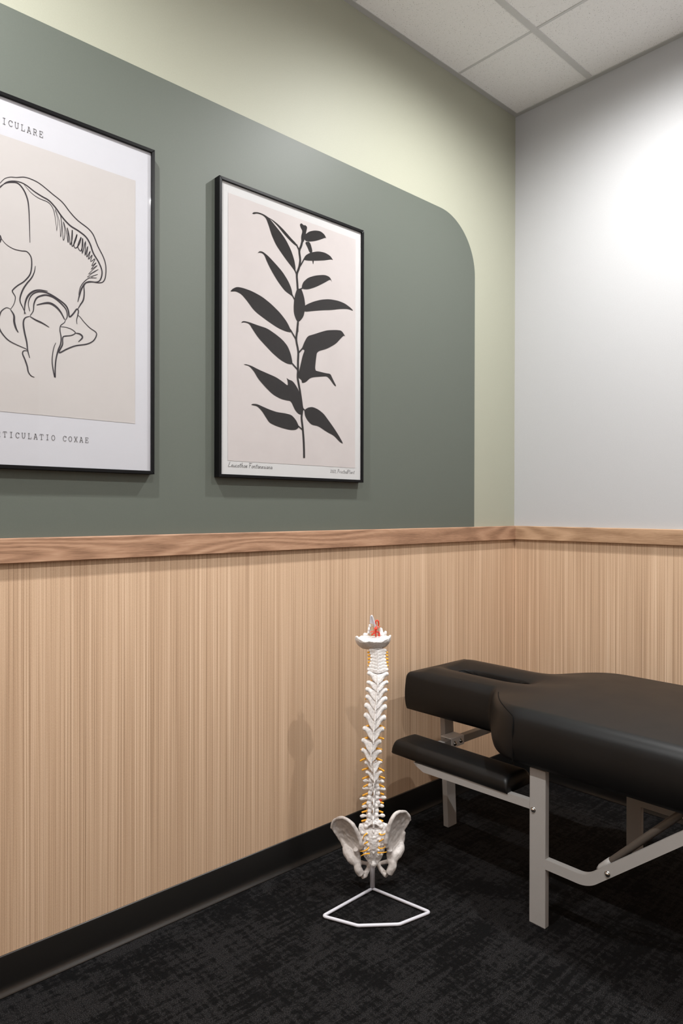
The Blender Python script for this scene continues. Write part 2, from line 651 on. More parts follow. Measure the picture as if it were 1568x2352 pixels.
# suspended ceiling: slab above, tiles, tees and wall angles as pieces
ceiling = structure('ceiling', box(new(), (X0, Y0, CEIL + 0.06), (0.0, 0.0, CEIL + 0.10)), M['plenum'])
TX = [0.0] + [-0.4515 - 0.6096 * i for i in range(5)] + [X0]
TX = [x for x in TX if x >= X0]
TY = [0.0] + [-0.381 - 0.6096 * i for i in range(5)] + [Y0]
TY = [y for y in TY if y >= Y0]
rnd = random.Random(5)
for i in range(len(TX) - 1):
    for j in range(len(TY) - 1):
        xa, xb, ya, yb = TX[i + 1], TX[i], TY[j + 1], TY[j]
        if xb - xa < 0.03 or yb - ya < 0.03:
            continue
        dz = rnd.uniform(0.0, 0.0012)
        bm = box(new(), (xa + 0.004, ya + 0.004, CEIL + 0.0012 + dz), (xb - 0.004, yb - 0.004, CEIL + 0.016 + dz), 0.0012, 1)
        obj('ceiling_tile', bm, M['tile'], ceiling)
for y in TY[1:-1]:
    obj('main_tee', box(new(), (X0 + 0.02, y - 0.012, CEIL - 0.0012), (-0.0215, y + 0.012, CEIL + 0.0012), 0.0003, 1), M['grid'], ceiling)
for x in TX[1:-1]:
    for j in range(len(TY) - 1):
        ya, yb = TY[j + 1] + 0.0122, TY[j] - (0.0122 if j else 0.0215)
        obj('cross_tee', box(new(), (x - 0.0055, ya, CEIL - 0.0005), (x + 0.0055, yb, CEIL + 0.0011)), M['grid'], ceiling)
for nm, a, b in (('l', (X0, -0.0220, 0), (0, 0, 0)), ('r', (-0.0220, Y0, 0), (0, -0.0222, 0)),
                 ('b', (X0, Y0, 0), (-0.0222, Y0 + 0.022, 0)), ('f', (X0, Y0 + 0.0222, 0), (X0 + 0.022, -0.0222, 0))):
    obj('wall_angle', box(new(), (a[0], a[1], CEIL - 0.0014), (b[0], b[1], CEIL + 0.0010)), M['angle'], ceiling)
for lx, ly in LAMPS:
    bm = new()
    n = 40
    for r0, r1, z0, z1 in ((0.072, 0.056, CEIL - 0.006, CEIL - 0.005), (0.056, 0.0295, CEIL - 0.005, CEIL - 0.0016)):
        a = [bm.verts.new((lx + r0 * math.cos(2 * math.pi * k / n), ly + r0 * math.sin(2 * math.pi * k / n), z0)) for k in range(n)]
        b = [bm.verts.new((lx + r1 * math.cos(2 * math.pi * k / n), ly + r1 * math.sin(2 * math.pi * k / n), z1)) for k in range(n)]
        for k in range(n):
            bm.faces.new((a[k], a[(k + 1) % n], b[(k + 1) % n], b[k]))
    ring = obj('downlight_trim', bm, M['grid'], ceiling, smooth=True)
    bm = new()
    bm.faces.new([bm.verts.new((lx + 0.030 * math.cos(2 * math.pi * k / n), ly + 0.030 * math.sin(2 * math.pi * k / n), CEIL - 0.0018)) for k in range(n)][::-1])
    obj('lens', bm, M['lens'], ring, fix=False)

# door in the wall behind the camera (only its reflection in the glazing is in the picture)
door = structure('door_1', box(new(), (-2.12, Y0 - 0.005, 0.005), (-1.232, Y0 + 0.012, 2.032)), M['door'])
for a, b in (((-2.18, 0.0), (-2.12, 2.092)), ((-1.232, 0.0), (-1.172, 2.092)), ((-2.12, 2.032), (-1.232, 2.092))):
    obj('door_frame', box(new(), (a[0], Y0, a[1]), (b[0], Y0 + 0.02, b[1]), 0.002, 1), M['door'], door)
bm = tube(new(), [(-2.05, Y0 + 0.012, 1.0), (-2.05, Y0 + 0.055, 1.0), (-1.93, Y0 + 0.055, 1.0)], 0.009, 10)
obj('door_handle', bm, M['chrome'], door, smooth=True)

# ---------------------------------------------------------------- framed prints
FW, FH, FD, FR = 0.6172, 0.9212, 0.028, 0.0095
FZ = 1.3105


def picture_frame(x0, label, paper, plabel):
    t = empty('picture_frame', (x0, 0, FZ), label, 'picture frame', 'framed prints on the sage wall')

    def rail(a, b, c, d):
        bm = new()
        lo = [bm.verts.new((u, -0.0008, v)) for u, v in (a, b, c, d)]
        hi = [bm.verts.new((u, -FD, v)) for u, v in (a, b, c, d)]
        bm.faces.new(lo)
        bm.faces.new(hi[::-1])
        for i in range(4):
            bm.faces.new((lo[i], hi[i], hi[(i + 1) % 4], lo[(i + 1) % 4]))
        es = [e for e in bm.edges if abs(e.verts[0].co.y + FD) < 1e-6 and abs(e.verts[1].co.y + FD) < 1e-6]
        bmesh.ops.bevel(bm, geom=es, offset=0.0009, segments=2, profile=0.5, affect='EDGES')
        obj('frame_rail', bm, M['frame'], t)
    r, e = FR, 0.00015
    rail((0, e), (r, r + e), (r, FH - r - e), (0, FH - e))
    rail((FW, e), (FW, FH - e), (FW - r, FH - r - e), (FW - r, r + e))
    rail((e, 0), (FW - e, 0), (FW - r - e, r), (r + e, r))
    rail((e, FH), (r + e, FH - r), (FW - r - e, FH - r), (FW - e, FH))
    bm = new()
    nx, nz = 24, 30
    g = [[None] * (nz + 1) for _ in range(nx + 1)]
    for i in range(nx + 1):
        for j in range(nz + 1):
            u = 0.004 + (FW - 0.008) * i / nx
            v = 0.004 + (FH - 0.008) * j / nz
            g[i][j] = bm.verts.new((u, -0.0210, v))
    for i in range(nx):
        for j in range(nz):
            bm.faces.new((g[i][j], g[i + 1][j], g[i + 1][j + 1], g[i][j + 1]))
    pr_ = obj('print', bm, M[paper], t, label=plabel, fix=False)
    bm = box(new(), (0.004, -0.0205, 0.004), (FW - 0.004, -0.0010, FH - 0.004))
    obj('backing_board', bm, M['black'], t)
    bm = new()
    bm.faces.new([bm.verts.new(c) for c in ((0.004, -0.0245, 0.004), (FW - 0.004, -0.0245, 0.004), (FW - 0.004, -0.0245, FH - 0.004), (0.004, -0.0245, FH - 0.004))])
    obj('glazing', bm, M['glass'], t, fix=False)
    return t, pr_


def rect(u0, v0, u1, v1, y, jag=0.0, seed=0):
    bm = new()
    if jag:
        rr = random.Random(seed)
        pts = []
        for (a, b), (c, d) in (((u0, v0), (u1, v0)), ((u1, v0), (u1, v1)), ((u1, v1), (u0, v1)), ((u0, v1), (u0, v0))):
            n = 40
            for i in range(n):
                f = i / n
                pts.append((a + (c - a) * f + rr.uniform(-jag, jag), b + (d - b) * f + rr.uniform(-jag, jag)))
    else:
        pts = [(u0, v0), (u1, v0), (u1, v1), (u0, v1)]
    bm.faces.new([bm.verts.new((u, y, v)) for u, v in pts])
    return bm


# monoline slab letters in a 1 x 1 cell
GLY = {
    'I': [[(.2, 1), (.8, 1)], [(.5, 1), (.5, 0)], [(.2, 0), (.8, 0)]],
    'C': [[(.92, .70), (.92, .95)], [(.92, .72), (.78, .93), (.52, 1), (.25, .88), (.1, .6), (.1, .38), (.25, .12), (.52, 0), (.78, .06), (.93, .2)]],
    'U': [[(0, 1), (.34, 1)], [(.66, 1), (1, 1)], [(.16, 1), (.16, .35), (.26, .1), (.5, 0), (.74, .1), (.84, .35), (.84, 1)]],
    'L': [[(.05, 1), (.55, 1)], [(.28, 1), (.28, 0)], [(.05, 0), (.92, 0), (.92, .32)]],
    'A': [[(.22, 1), (.56, 1)], [(.47, 1), (.12, 0)], [(.53, 1), (.88, 0)], [(.26, .36), (.74, .36)], [(-.02, 0), (.32, 0)], [(.68, 0), (1.02, 0)]],
    'R': [[(.02, 1), (.6, 1), (.8, .9), (.84, .74), (.76, .58), (.55, .5), (.2, .5)], [(.2, 1), (.2, 0)], [(.02, 0), (.42, 0)], [(.52, .5), (.68, .36), (.84, 0), (1.0, 0)]],
    'E': [[(.05, 1), (.9, 1), (.9, .74)], [(.22, 1), (.22, 0)], [(.05, 0), (.94, 0), (.94, .3)], [(.22, .52), (.62, .52)], [(.62, .64), (.62, .4)]],
    'T': [[(.06, .72), (.06, 1), (.94, 1), (.94, .72)], [(.5, 1), (.5, 0)], [(.28, 0), (.72, 0)]],
    'O': [[(.5, 1), (.24, .9), (.08, .66), (.08, .34), (.24, .1), (.5, 0), (.76, .1), (.92, .34), (.92, .66), (.76, .9), (.5, 1)]],
    'X': [[(.12, 1), (.88, 0)], [(.88, 1), (.12, 0)], [(0, 1), (.32, 1)], [(.68, 1), (1, 1)], [(0, 0), (.32, 0)], [(.68, 0), (1, 0)]],
}


def letters(word, u_center, v0, pitch, w, h, sw, y):
    bm = new()
    for i, ch in enumerate(word):
        if ch == ' ':
            continue
        u0 = u_center + pitch * i - w / 2
        for st in GLY[ch]:
            ribbon(bm, [(u0 + a * w, v0 + b * h) for a, b in st], sw, y)
    return bm


# handwriting strokes: advance, strokes (baseline 0, x-height .45, cap 1)
SCR = {
    'L': (.62, [[(.30, 1.05), (.16, .5), (.04, .04), (.55, .08)]]),
    'e': (.40, [[(.02, .2), (.26, .3), (.28, .44), (.14, .44), (.05, .2), (.12, .0), (.36, .12)]]),
    'u': (.48, [[(.06, .44), (.06, .1), (.16, 0), (.32, .16), (.36, .44)], [(.36, .44), (.36, .08), (.46, .04)]]),
    'c': (.36, [[(.30, .40), (.16, .46), (.05, .24), (.12, .0), (.32, .08)]]),
    'o': (.42, [[(.2, .46), (.06, .3), (.06, .1), (.18, 0), (.32, .14), (.32, .36), (.2, .46)]]),
    't': (.36, [[(.20, .85), (.12, .05), (.26, .02)], [(.0, .52), (.36, .58)]]),
    'h': (.48, [[(.16, 1.0), (.04, 0)], [(.06, .2), (.22, .44), (.32, .38), (.30, .02), (.42, .04)]]),
    'F': (.60, [[(.20, 1.0), (.12, 0.0)], [(.0, 1.0), (.62, 1.0)], [(.08, .5), (.46, .54)]]),
    'n': (.46, [[(.06, .44), (.05, 0)], [(.06, .3), (.2, .46), (.3, .36), (.3, 0), (.42, .06)]]),
    'a': (.44, [[(.32, .4), (.16, .46), (.05, .24), (.12, .02), (.26, .1), (.34, .44)], [(.34, .44), (.33, .06), (.44, .04)]]),
    's': (.36, [[(.30, .44), (.12, .40), (.12, .26), (.28, .18), (.24, .02), (.04, .04)]]),
    'i': (.24, [[(.08, .44), (.07, .05), (.2, .04)], [(.12, .66), (.14, .72)]]),
    '2': (.42, [[(.06, .6), (.18, .76), (.3, .66), (.2, .35), (.04, .04), (.36, .06)]]),
    '0': (.42, [[(.2, .74), (.06, .5), (.08, .12), (.2, .02), (.32, .2), (.32, .56), (.2, .74)]]),
    '1': (.26, [[(.06, .6), (.16, .76), (.12, .0)]]),
    ',': (.22, [[(.1, .06), (.04, -.16)]]),
    ' ': (.25, []),
    'P': (.52, [[(.14, .98), (.06, -.05)], [(.04, .9), (.3, 1.0), (.42, .8), (.34, .56), (.1, .44)]]),
    'r': (.36, [[(.06, .44), (.05, 0)], [(.06, .26), (.18, .44), (.32, .42)]]),
    'd': (.48, [[(.32, .38), (.16, .45), (.05, .22), (.12, .0), (.28, .1), (.40, 1.0)], [(.40, 1.0), (.34, .06), (.46, .04)]]),
    'l': (.24, [[(.14, 1.0), (.06, .06), (.18, .02)]]),
}


def handwriting(text, u0, u1, v0, h, sw, y):
    bm = new()
    tot = sum(SCR[c][0] for c in text)
    k = (u1 - u0) / tot
    x = u0
    for c in text:
        adv, sts = SCR[c]
        for st in sts:
            ribbon(bm, catmull([(x + (a + 0.10 * b) * k, v0 + b * h) for a, b in st], 3), sw, y)
        x += adv * k
    return bm


def mm(pts):
    return [(a * 1e-4, b * 1e-4) for a, b in pts]


LEAVES=[[(1246,8419),(1310,8481),(1483,8531),(1702,8527),(1902,8477),(2104,8336),(2378,8139),(2609,7945),(2820,7668),(2963,7371),(3026,7088),(2998,6970),(2917,7062),(2657,7259),(2425,7458),(2196,7672),(2015,7950),(1902,8225),(1791,8427),(1658,8486),(1440,8479),(1311,8413)],[(1835,8487),(2059,8450),(2286,8369),(2562,8226),(2843,8044),(3033,7946),(3091,7849),(2938,7884),(2655,8031),(2423,8188),(2240,8320),(2059,8414)],[(3085,6431),(3277,6473),(3399,6198),(3449,5907),(3377,5554),(3184,5330),(3064,5345),(2944,5583),(2943,5917),(2990,6187)],[(3199,8626),(3271,8683),(3368,8636),(3441,8664),(3525,8623),(3476,8440),(3442,8280),(3370,8072),(3273,8009),(3253,8229),(3320,8434),(3233,8523)],[(3442,8355),(3614,8496),(3862,8602),(4113,8644),(4292,8585),(4395,8458),(4344,8483),(4114,8353),(3863,8233),(3615,8152),(3443,8129),(3369,8222)],[(3419,8085),(3639,8162),(3774,7836),(3640,7765),(3541,7928)],[(3745,7563),(3825,7583),(3790,7391)],[(3347,7465),(3444,7640),(3665,7790),(4014,7924),(4320,7956),(4578,7904),(4709,7781),(4631,7801),(4320,7685),(3915,7574),(3567,7489)],[(3277,6529),(3349,6714),(3569,6915),(3916,7070),(4322,7183),(4554,7160),(4675,6992),(4581,7088),(4323,6913),(3917,6670),(3570,6510),(3350,6470)],[(1452,7201),(1530,7295),(1661,7318),(1882,7231),(2198,7037),(2473,6847),(2706,6607),(2847,6379),(2910,6114),(2801,6166),(2567,6245),(2290,6476),(2018,6777),(1839,7022),(1727,7228),(1617,7261),(1508,7244)],[(421,5757),(519,5872),(683,5967),(933,5980),(1273,5948),(1664,5853),(2020,5693),(2384,5474),(2663,5234),(2875,4917),(2617,4909),(2294,4965),(1888,5108),(1447,5293),(1275,5400),(1061,5604),(850,5770),(642,5819)],[(3376,5892),(3522,5997),(3819,6153),(4171,6291),(4531,6381),(4951,6413),(5273,6380),(5546,6288),(5712,6192),(5437,6214),(5059,6143),(4636,6020),(4223,5931),(3819,5829),(3474,5731),(3376,5742)],[(819,4860),(915,4947),(1147,4948),(1492,4906),(1844,4880),(2203,4744),(2479,4609),(2688,4441),(2830,4186),(2911,3853),(2666,3848),(2388,3935),(2069,4105),(1756,4326),(1493,4514),(1276,4743),(1147,4896),(957,4913)],[(3283,4425),(3403,4689),(3550,4921),(3822,5025),(4123,5154),(4430,5274),(4848,5359),(5115,5387),(5304,5202),(5223,5228),(5089,5106),(4850,4869),(4432,4626),(3974,4458),(3924,4201),(3875,3793),(4077,3783),(4383,3767),(4591,3775),(4696,3613),(4881,3363),(4775,3381),(4591,3561),(4435,3665),(4179,3623),(3826,3558),(3652,3497),(3480,3342),(3310,3283),(3285,3393),(3141,3449),(3164,3639),(3236,3874),(3332,4226),(3429,4429)],[(918,3577),(1023,3600),(1236,3577),(1495,3500),(1847,3423),(2207,3345),(2482,3234),(2706,3115),(2691,3279),(2644,3384),(2714,3338),(2903,3306),(3046,3175),(3151,3039),(3248,2863),(3336,2572),(3385,2389),(3289,2210),(3144,2234),(3000,2350),(2834,2630),(2646,2629),(2391,2656),(2073,2765),(1760,2981),(1496,3198),(1322,3423),(1150,3558)],[(1209,2331),(1281,2374),(1454,2385),(1673,2326),(1984,2249),(2255,2203),(2577,2198),(2858,2169),(3049,2020),(3193,1789),(3050,1684),(2813,1658),(2486,1694),(2165,1759),(1940,1830),(1784,2014),(1629,2196),(1454,2321)],[(3410,2391),(3581,2492),(3779,2531),(4030,2472),(4285,2343),(4491,2149),(4753,1898),(4992,1642),(5224,1350),(5047,1409),(4754,1624),(4441,1717),(4032,1897),(3731,1910),(3533,2063),(3435,2205)]]
STEMS=[([(3345,8253),(3264,7932),(3177,7722),(3217,7433),(3169,7160),(3074,6913),(3094,6619),(3114,6363)],79),([(3136,5396),(3117,5206),(3108,4980)],66),([(3371,7471),(3236,7251)],46),([(3316,6500),(3157,6402)],46),([(2895,6149),(3014,5988)],46),([(3081,7866),(3168,7739)],53),([(2988,7042),(3064,6892)],46),([(3126,5315),(3089,5010),(3051,4705),(3138,4346),(3130,4008),(3130,3709),(3117,3446),(3165,3228),(3238,2899),(3317,2420),(3289,2116),(3338,1782),(3378,1409),(3399,1033),(3404,762)],79),([(2861,4932),(3042,4722)],53),([(2892,3880),(3102,3724)],53),([(3307,4447),(3162,4293)],53),([(3169,1806),(3329,1714)],46),([(3337,2440),(3459,2358)],46)]
LINES=[([(2078,6980),(2179,7121),(2308,7204),(2464,7247),(2636,7311),(2809,7318),(3026,7270),(3331,7111),(3586,6974),(3788,6774),(3992,6614),(4260,6484),(4411,6347),(4533,6082),(4688,5822),(4756,5598),(4750,5326),(4689,5162),(4565,5098),(4382,5078),(4202,5008),(4157,4895),(4157,4748),(4143,4568),(4054,4418)],22),([(2078,6871),(2205,7034),(2360,7125),(2543,7157),(2702,7124),(2891,7030),(3082,6963),(3248,6914),(3416,6779),(3586,6585),(3788,6425),(3992,6351),(4200,6246),(4321,6086),(4412,5857),(4565,5642),(4651,5423),(4611,5204),(4504,5105),(4292,5072),(4172,4987),(4098,4852),(4053,4667),(3995,4479)],29),([(2078,6898),(2205,7020),(2334,7084),(2491,7112),(2623,7002),(2716,6808),(2751,6596),(2770,6211),(2784,5712)],25),([(2636,7131),(2810,6977),(2999,6895),(3234,6859),(3360,6720),(3416,6450),(3445,6200)],13),([(3445,6186),(3473,6466),(3402,6747),(3515,6450),(3544,6055),(3572,6351),(3543,6630),(3587,6326),(3615,5988),(3658,6201),(3615,6478),(3701,6213),(3736,5962),(3745,6138),(3716,6347),(3774,6117),(3794,5919),(3846,6107),(3846,6325),(3832,6074),(3847,5889),(3934,6072),(3972,6243),(3890,5973),(3934,5868),(4037,6012),(4081,6199),(3993,5942),(4067,5829),(4126,6005),(4117,6179),(4111,5767),(4200,6128),(4186,5741),(4260,6011),(4231,5708),(4327,5895),(4276,5660),(4381,5805),(4336,5616),(4457,5720),(4367,5505),(4488,5623),(4352,5412),(4519,5556),(4276,5261),(4549,5459),(4246,5180),(4534,5321),(4352,5205),(4510,5217)],16),([(4489,5206),(4292,5161),(4142,5009),(4053,4843),(4018,4659)],16),([(2079,5676),(2206,5532),(2387,5456),(2571,5453),(2704,5468),(2798,5380),(2825,5246),(2817,5049),(2771,4884),(2638,4700),(2493,4571),(2388,4452),(2367,4392),(2427,4295),(2435,4230),(2401,4085),(2324,3946)],22),([(2078,5716),(2099,5640),(2079,5526)],25),([(2914,5156),(2892,5010),(2825,4841),(2704,4660),(2611,4486),(2551,4293),(2551,4174),(2612,4048),(2684,3895)],25),([(2652,3888),(2665,4141),(2731,4350),(2866,4504),(3029,4573),(3222,4581)],32),([(2780,3983),(2745,4185),(2812,4381),(2947,4502),(3111,4543),(3278,4522),(3503,4426),(3675,4317),(3747,4187),(3776,4033),(3878,4139),(3965,4273),(4010,4238),(3995,4118),(3966,3996),(3975,3880)],29),([(2785,3872),(2866,4014),(2880,4185),(2947,4353),(3084,4447),(3222,4482),(3390,4446),(3560,4337),(3689,4204),(3718,4036),(3669,3925)],29),([(2947,4176),(3139,4260),(3278,4288),(3418,4237),(3546,4118),(3652,3937)],41),([(3669,3925),(3646,3863),(3546,3759),(3532,3626),(3561,3459),(3547,3284),(3490,3131),(3434,2892),(3411,2660),(3406,2401),(3364,2567),(3335,2763),(3341,2964),(3377,3170),(3425,3298)],25),([(2772,3855),(2665,3793),(2625,3661),(2652,3443),(2706,3202),(2733,2983),(2781,2809)],29),([(2780,3857),(2921,3794),(3085,3745),(3256,3669)],29),([(3546,3738),(3704,3744),(3849,3712),(3931,3639),(3820,3555),(3632,3500),(3598,3422),(3598,3292),(3547,3168),(3504,3075),(3547,3068),(3705,3179),(3937,3304),(4234,3396),(4414,3515),(4500,3678),(4475,3763),(4323,3840),(4173,3961),(4054,4085),(4004,4114)],25),([(3931,3639),(4055,3631),(4120,3554),(4010,3418)],32),([(2324,3948),(2233,3966),(2131,3883),(2080,3778),(2044,3581),(2080,3397),(2182,3251),(2311,3150),(2494,3083),(2666,3033),(2727,3010)],22),([(2324,3935),(2402,3812),(2410,3648),(2454,3491),(2507,3404)],35),([(2727,2982),(2639,2968),(2607,2894),(2666,2749),(2720,2590),(2746,2454),(2814,2365),(2895,2340)],25),([(3995,4279),(4054,4393),(4143,4559),(4166,4770),(4157,4915)],25),([(3995,4469),(4053,4716),(4112,4876),(4202,4998)],29)]

fr2, pr2 = picture_frame(-1.631, 'black framed plant silhouette print on the dark sage wall', 'paper', 'white paper with a handwritten caption')
obj('printed_field', rect(0.0355, 0.0520, 0.5800, 0.8806, -0.0217, 0.0004, 3), M['field_pink'], pr2, label='dusty pink printed background', fix=False)
for i, q in enumerate(LEAVES):
    bm = new()
    sm = chaikin(mm(q))
    vs = [bm.verts.new((u, -0.0222 - 0.00001 * i, v)) for u, v in sm]
    for tri in tessellate_polygon([[Vector((u, v, 0)) for u, v in sm]]):
        bm.faces.new([vs[k] for k in tri])
    obj('leaf', bm, M['ink'], pr2, fix=False)
bm = new()
for k, (q, w) in enumerate(STEMS):
    if len(q) == 2:                    # leaf stalks run a little way into the leaf and the stem
        (a, b), (c, d) = q
        q = [(a - (c - a) * 0.35, b - (d - b) * 0.35), (c + (c - a) * 0.2, d + (d - b) * 0.2)]
    ribbon(bm, catmull(mm(q), 3), w * 1e-4, -0.0226 - 0.00001 * k)
obj('stem', bm, M['ink'], pr2, fix=False)
obj('caption', handwriting('Leucothoe Fontanesiana', 0.0365, 0.2075, 0.0330, 0.0150, 0.0011, -0.0218), M['pencil'], pr2, fix=False)
obj('caption', handwriting('2021, PrintedPlant', 0.4595, 0.5780, 0.0310, 0.0135, 0.0009, -0.0218), M['pencil'], pr2, fix=False)

fr1, pr1 = picture_frame(-2.4622, 'large black framed hip bone line drawing cut off by the left edge', 'paper_cool', 'white paper with typed capitals')
obj('printed_field', rect(0.0562, 0.1400, 0.5610, 0.8184, -0.0217), M['field_beige'], pr1, label='beige printed background', fix=False)
# the part of the drawing that lies beyond the left edge of the view
a0, a1, b0 = LINES[0][0][0], LINES[1][0][0], LINES[6][0][0]
LINES += [([a0, (1900, a0[1] - 130), (1690, a0[1] - 420), (1600, a0[1] - 780), (1680, a0[1] - 1080), (1850, (a0[1] + b0[1]) // 2 - 420), b0], 8),
          ([a1, (1960, a1[1] - 150), (1790, a1[1] - 430), (1730, a1[1] - 760)], 7)]
bm = new()
for k, (q, w) in enumerate(LINES):
    ribbon(bm, catmull(mm(q), 4), w * 1.15e-4, -0.0222 - 0.00001 * k, True)
obj('line_drawing', bm, M['line'], pr1, label='thin black contour drawing of a hip bone and joint', fix=False)
obj('caption', letters('ARTICULARE', 0.2173 - 3 * 0.01467, 0.8463, 0.01467, 0.0098, 0.0146, 0.0012, -0.0218), M['pencil'], pr1, fix=False)
obj('caption', letters('ARTICULATIO', 0.2197 - 2 * 0.01460, 0.0776, 0.01460, 0.0092, 0.0132, 0.0012, -0.0218), M['pencil'], pr1, fix=False)
obj('caption', letters('COXAE', 0.2197 + 10 * 0.01460, 0.0776, 0.01460, 0.0092, 0.0132, 0.0012, -0.0218), M['pencil'], pr1, fix=False)

# ---------------------------------------------------------------- treatment table
XC = -0.679
T0 = Vector((XC, -0.95, 0.0))
table = empty('treatment_table', T0, 'long black padded treatment table on grey metal legs by the wall corner', 'treatment table')


def tpart(name, bm, m, parent=None, smooth=False, label=None):
    bm.transform(Matrix.Translation(-T0))
    return obj(name, bm, m, parent or table, smooth, label)


def sstep(a, b, x):
    t = min(1.0, max(0.0, (x - a) / (b - a)))
    return t * t * (3 - 2 * t)


CY0, CY1 = -0.096, -1.90
ZB = 0.467


def half_w(y):
    if y > -0.480:
        return 0.175 + 0.003 * math.sin((y + 0.28) * 6)
    t = min(1.0, (-0.480 - y) / 0.202)
    base = 0.175 + 0.175 * (1 - (1 - t) ** 1.9)
    # soft inner fillet where the head piece meets the shoulder
    return base


_BW = {}


def blur_w(y, s=0.012):
    if y not in _BW:
        _BW[y] = _blur(y, s)
    return _BW[y]


def _blur(y, s):
    return sum(half_w(y + s * k / 3.0) for k in range(-3, 4)) / 7.0


def top_z(x, y):
    w = blur_w(y)
    ax = abs(x)
    body = sstep(-0.42, -0.72, y)
    head = 0.605 + 0.015 * math.exp(-((ax - 0.100) / 0.06) ** 2) * sstep(-0.096, -0.17, y)
    bod = 0.634 - 0.010 * (ax / 0.3) ** 2
    z = head * (1 - body) + bod * body
    # shallow groove running into the face slot
    g = math.exp(-(x / 0.030) ** 2)
    z -= 0.013 * g * sstep(-0.135, -0.19, y) * (1 - sstep(-0.49, -0.56, y))
    # face slot
    hw = 0.033 * min(1.0, max(0.0, (1 - ((y + 0.352) / 0.160) ** 4))) ** 0.5 if abs(y + 0.352) < 0.160 else 0.0
    if hw > 0:
        z -= 0.085 * (1 - sstep(hw - 0.010, hw, ax))
    # rounded long edges
    r = (0.016 + 0.018 * sstep(-0.09, -0.20, y)) * (1 - body) + 0.042 * body
    e = w - ax
    if e < r:
        z -= r - math.sqrt(max(0.0, r * r - (r - e) ** 2))
    # rounded ends
    for d, rr in ((CY0 - y, 0.012), (y - CY1, 0.04)):
        if d < rr:
            z -= rr - math.sqrt(max(0.0, rr * rr - (rr - d) ** 2))
    return z


def cushion_mesh():
    bm = new()
    ys = []
    y = CY0
    while y > CY1:
        ys.append(y)
        y -= 0.0012 if y > CY0 - 0.02 else (0.0035 if y > -0.75 else 0.02)
    ys.append(CY1)
    NT_, NS = 150, 10
    rows = []
    for y in ys:
        w = blur_w(y)
        row = []
        us = [math.sin(math.pi / 2 * (-1 + 2 * k / NT_)) * 0.25 + (-1 + 2 * k / NT_) * 0.75 for k in range(NT_ + 1)]
        zL = top_z(-w, y)
        for k in range(NS):
            f = k / NS
            bul = 0.006 * math.sin(math.pi * f) - 0.006 * (1 - f) ** 6
            row.append((-w - bul, y, ZB + (zL - ZB) * f))
        for u in us:
            row.append((u * w, y, top_z(u * w, y)))
        for k in range(NS - 1, -1, -1):
            f = k / NS
            bul = 0.006 * math.sin(math.pi * f) - 0.006 * (1 - f) ** 6
            row.append((w + bul, y, ZB + (zL - ZB) * f))
        rows.append([bm.verts.new((XC + a, b, c)) for a, b, c in row])
    for a, b in zip(rows[:-1], rows[1:]):
        n = len(a)
        for k in range(n):
            bm.faces.new((a[k], a[(k + 1) % n], b[(k + 1) % n], b[k]))
    bm.faces.new(rows[0])
    bm.faces.new(rows[-1][::-1])
    return bm


cushion = tpart('cushion', cushion_mesh(), M['leather'], smooth=True, label='one piece black vinyl top with a narrow head end and face slot')
for s in (-1,):
    pts = []
    for k in range(15):
        y = -0.515 - 0.160 * k / 14
        e = 0.034 * (1 - k / 14) ** 0.8 + 0.004
        x = blur_w(y) - e
        pts.append((XC + s * x, y, top_z(x, y) + 0.0006))
    x = blur_w(-0.677)
    for z in (0.565, 0.545, 0.52, 0.49, 0.463):
        pts.append((XC + s * (x + 0.0045), -0.679, z))
    bm = tube(new(), catmull(pts, 3), 0.0016, 6)
    bm.transform(Matrix.Translation(-T0))
    obj('piping', bm, M['black'], cushion, True)
# stitched seam across the slot lip and around the slot
pts = []
for k in range(49):
    a = 2 * math.pi * k / 48
    yy = -0.352 + 0.1585 * math.copysign(abs(math.sin(a)) ** 0.55, math.sin(a))
    xx = 0.0285 * math.copysign(abs(math.cos(a)) ** 0.7, math.cos(a))
    pts.append((XC + xx, yy, top_z(xx * 1.06, yy) - 0.0012))
bm = tube(new(), pts[:-1], 0.0013, 6, closed=True)
bm.transform(Matrix.Translation(-T0))
obj('slot_seam', bm, M['black'], cushion, True)

# plywood board under the vinyl
bm = new()
prof = []
for y in [-0.12 - 0.02 * k for k in range(89)]:
    prof.append((blur_w(y) - 0.050, y))
poly = [(XC - a, b) for a, b in prof] + [(XC + a, b) for a, b in reversed(prof)]
prism(bm, poly, ZB - 0.010, ZB + 0.004, (0, 1, 2))
tpart('base_board', bm, M['ply'], label='brown plywood board')

LXo, LXi = -1.0010, -0.9805          # outer pair of legs: flat rectangular tube
FXo, FXi = 2 * XC + 1.0010, 2 * XC + 0.9805
zleg = ZB - 0.012


def leg(x0, x1, y0, y1, z1=zleg, lean=0.0):
    bm = box(new(), (x0, y0, 0.0), (x1, y1, z1), 0.0018, 2)
    for v in bm.verts:
        v.co.y += lean * v.co.z
    tpart('leg', bm, M['metal'])


leg(LXo, LXi, -0.768, -0.7155)
leg(FXi, FXo, -0.768, -0.7155)
leg(LXo, LXi, -1.665, -1.6125)
leg(FXi, FXo, -1.665, -1.6125)
leg(-0.704, -0.652, -0.1765, -0.1535, zleg, 0.045)


def bolt(p, d, r=0.0068):
    p, d = Vector(p), Vector(d).normalized()
    bm = new()
    tube(bm, [p - d * 0.001, p + d * 0.0012], r * 1.18, 16)
    prof_ = [(1.0, 0.0012), (0.96, 0.003), (0.8, 0.0048), (0.5, 0.0062), (0.0001, 0.0068)]
    tube(bm, [p + d * h for _, h in prof_], [r * k for k, _ in prof_], 16)
    tpart('bolt', bm, M['chrome'], smooth=True)


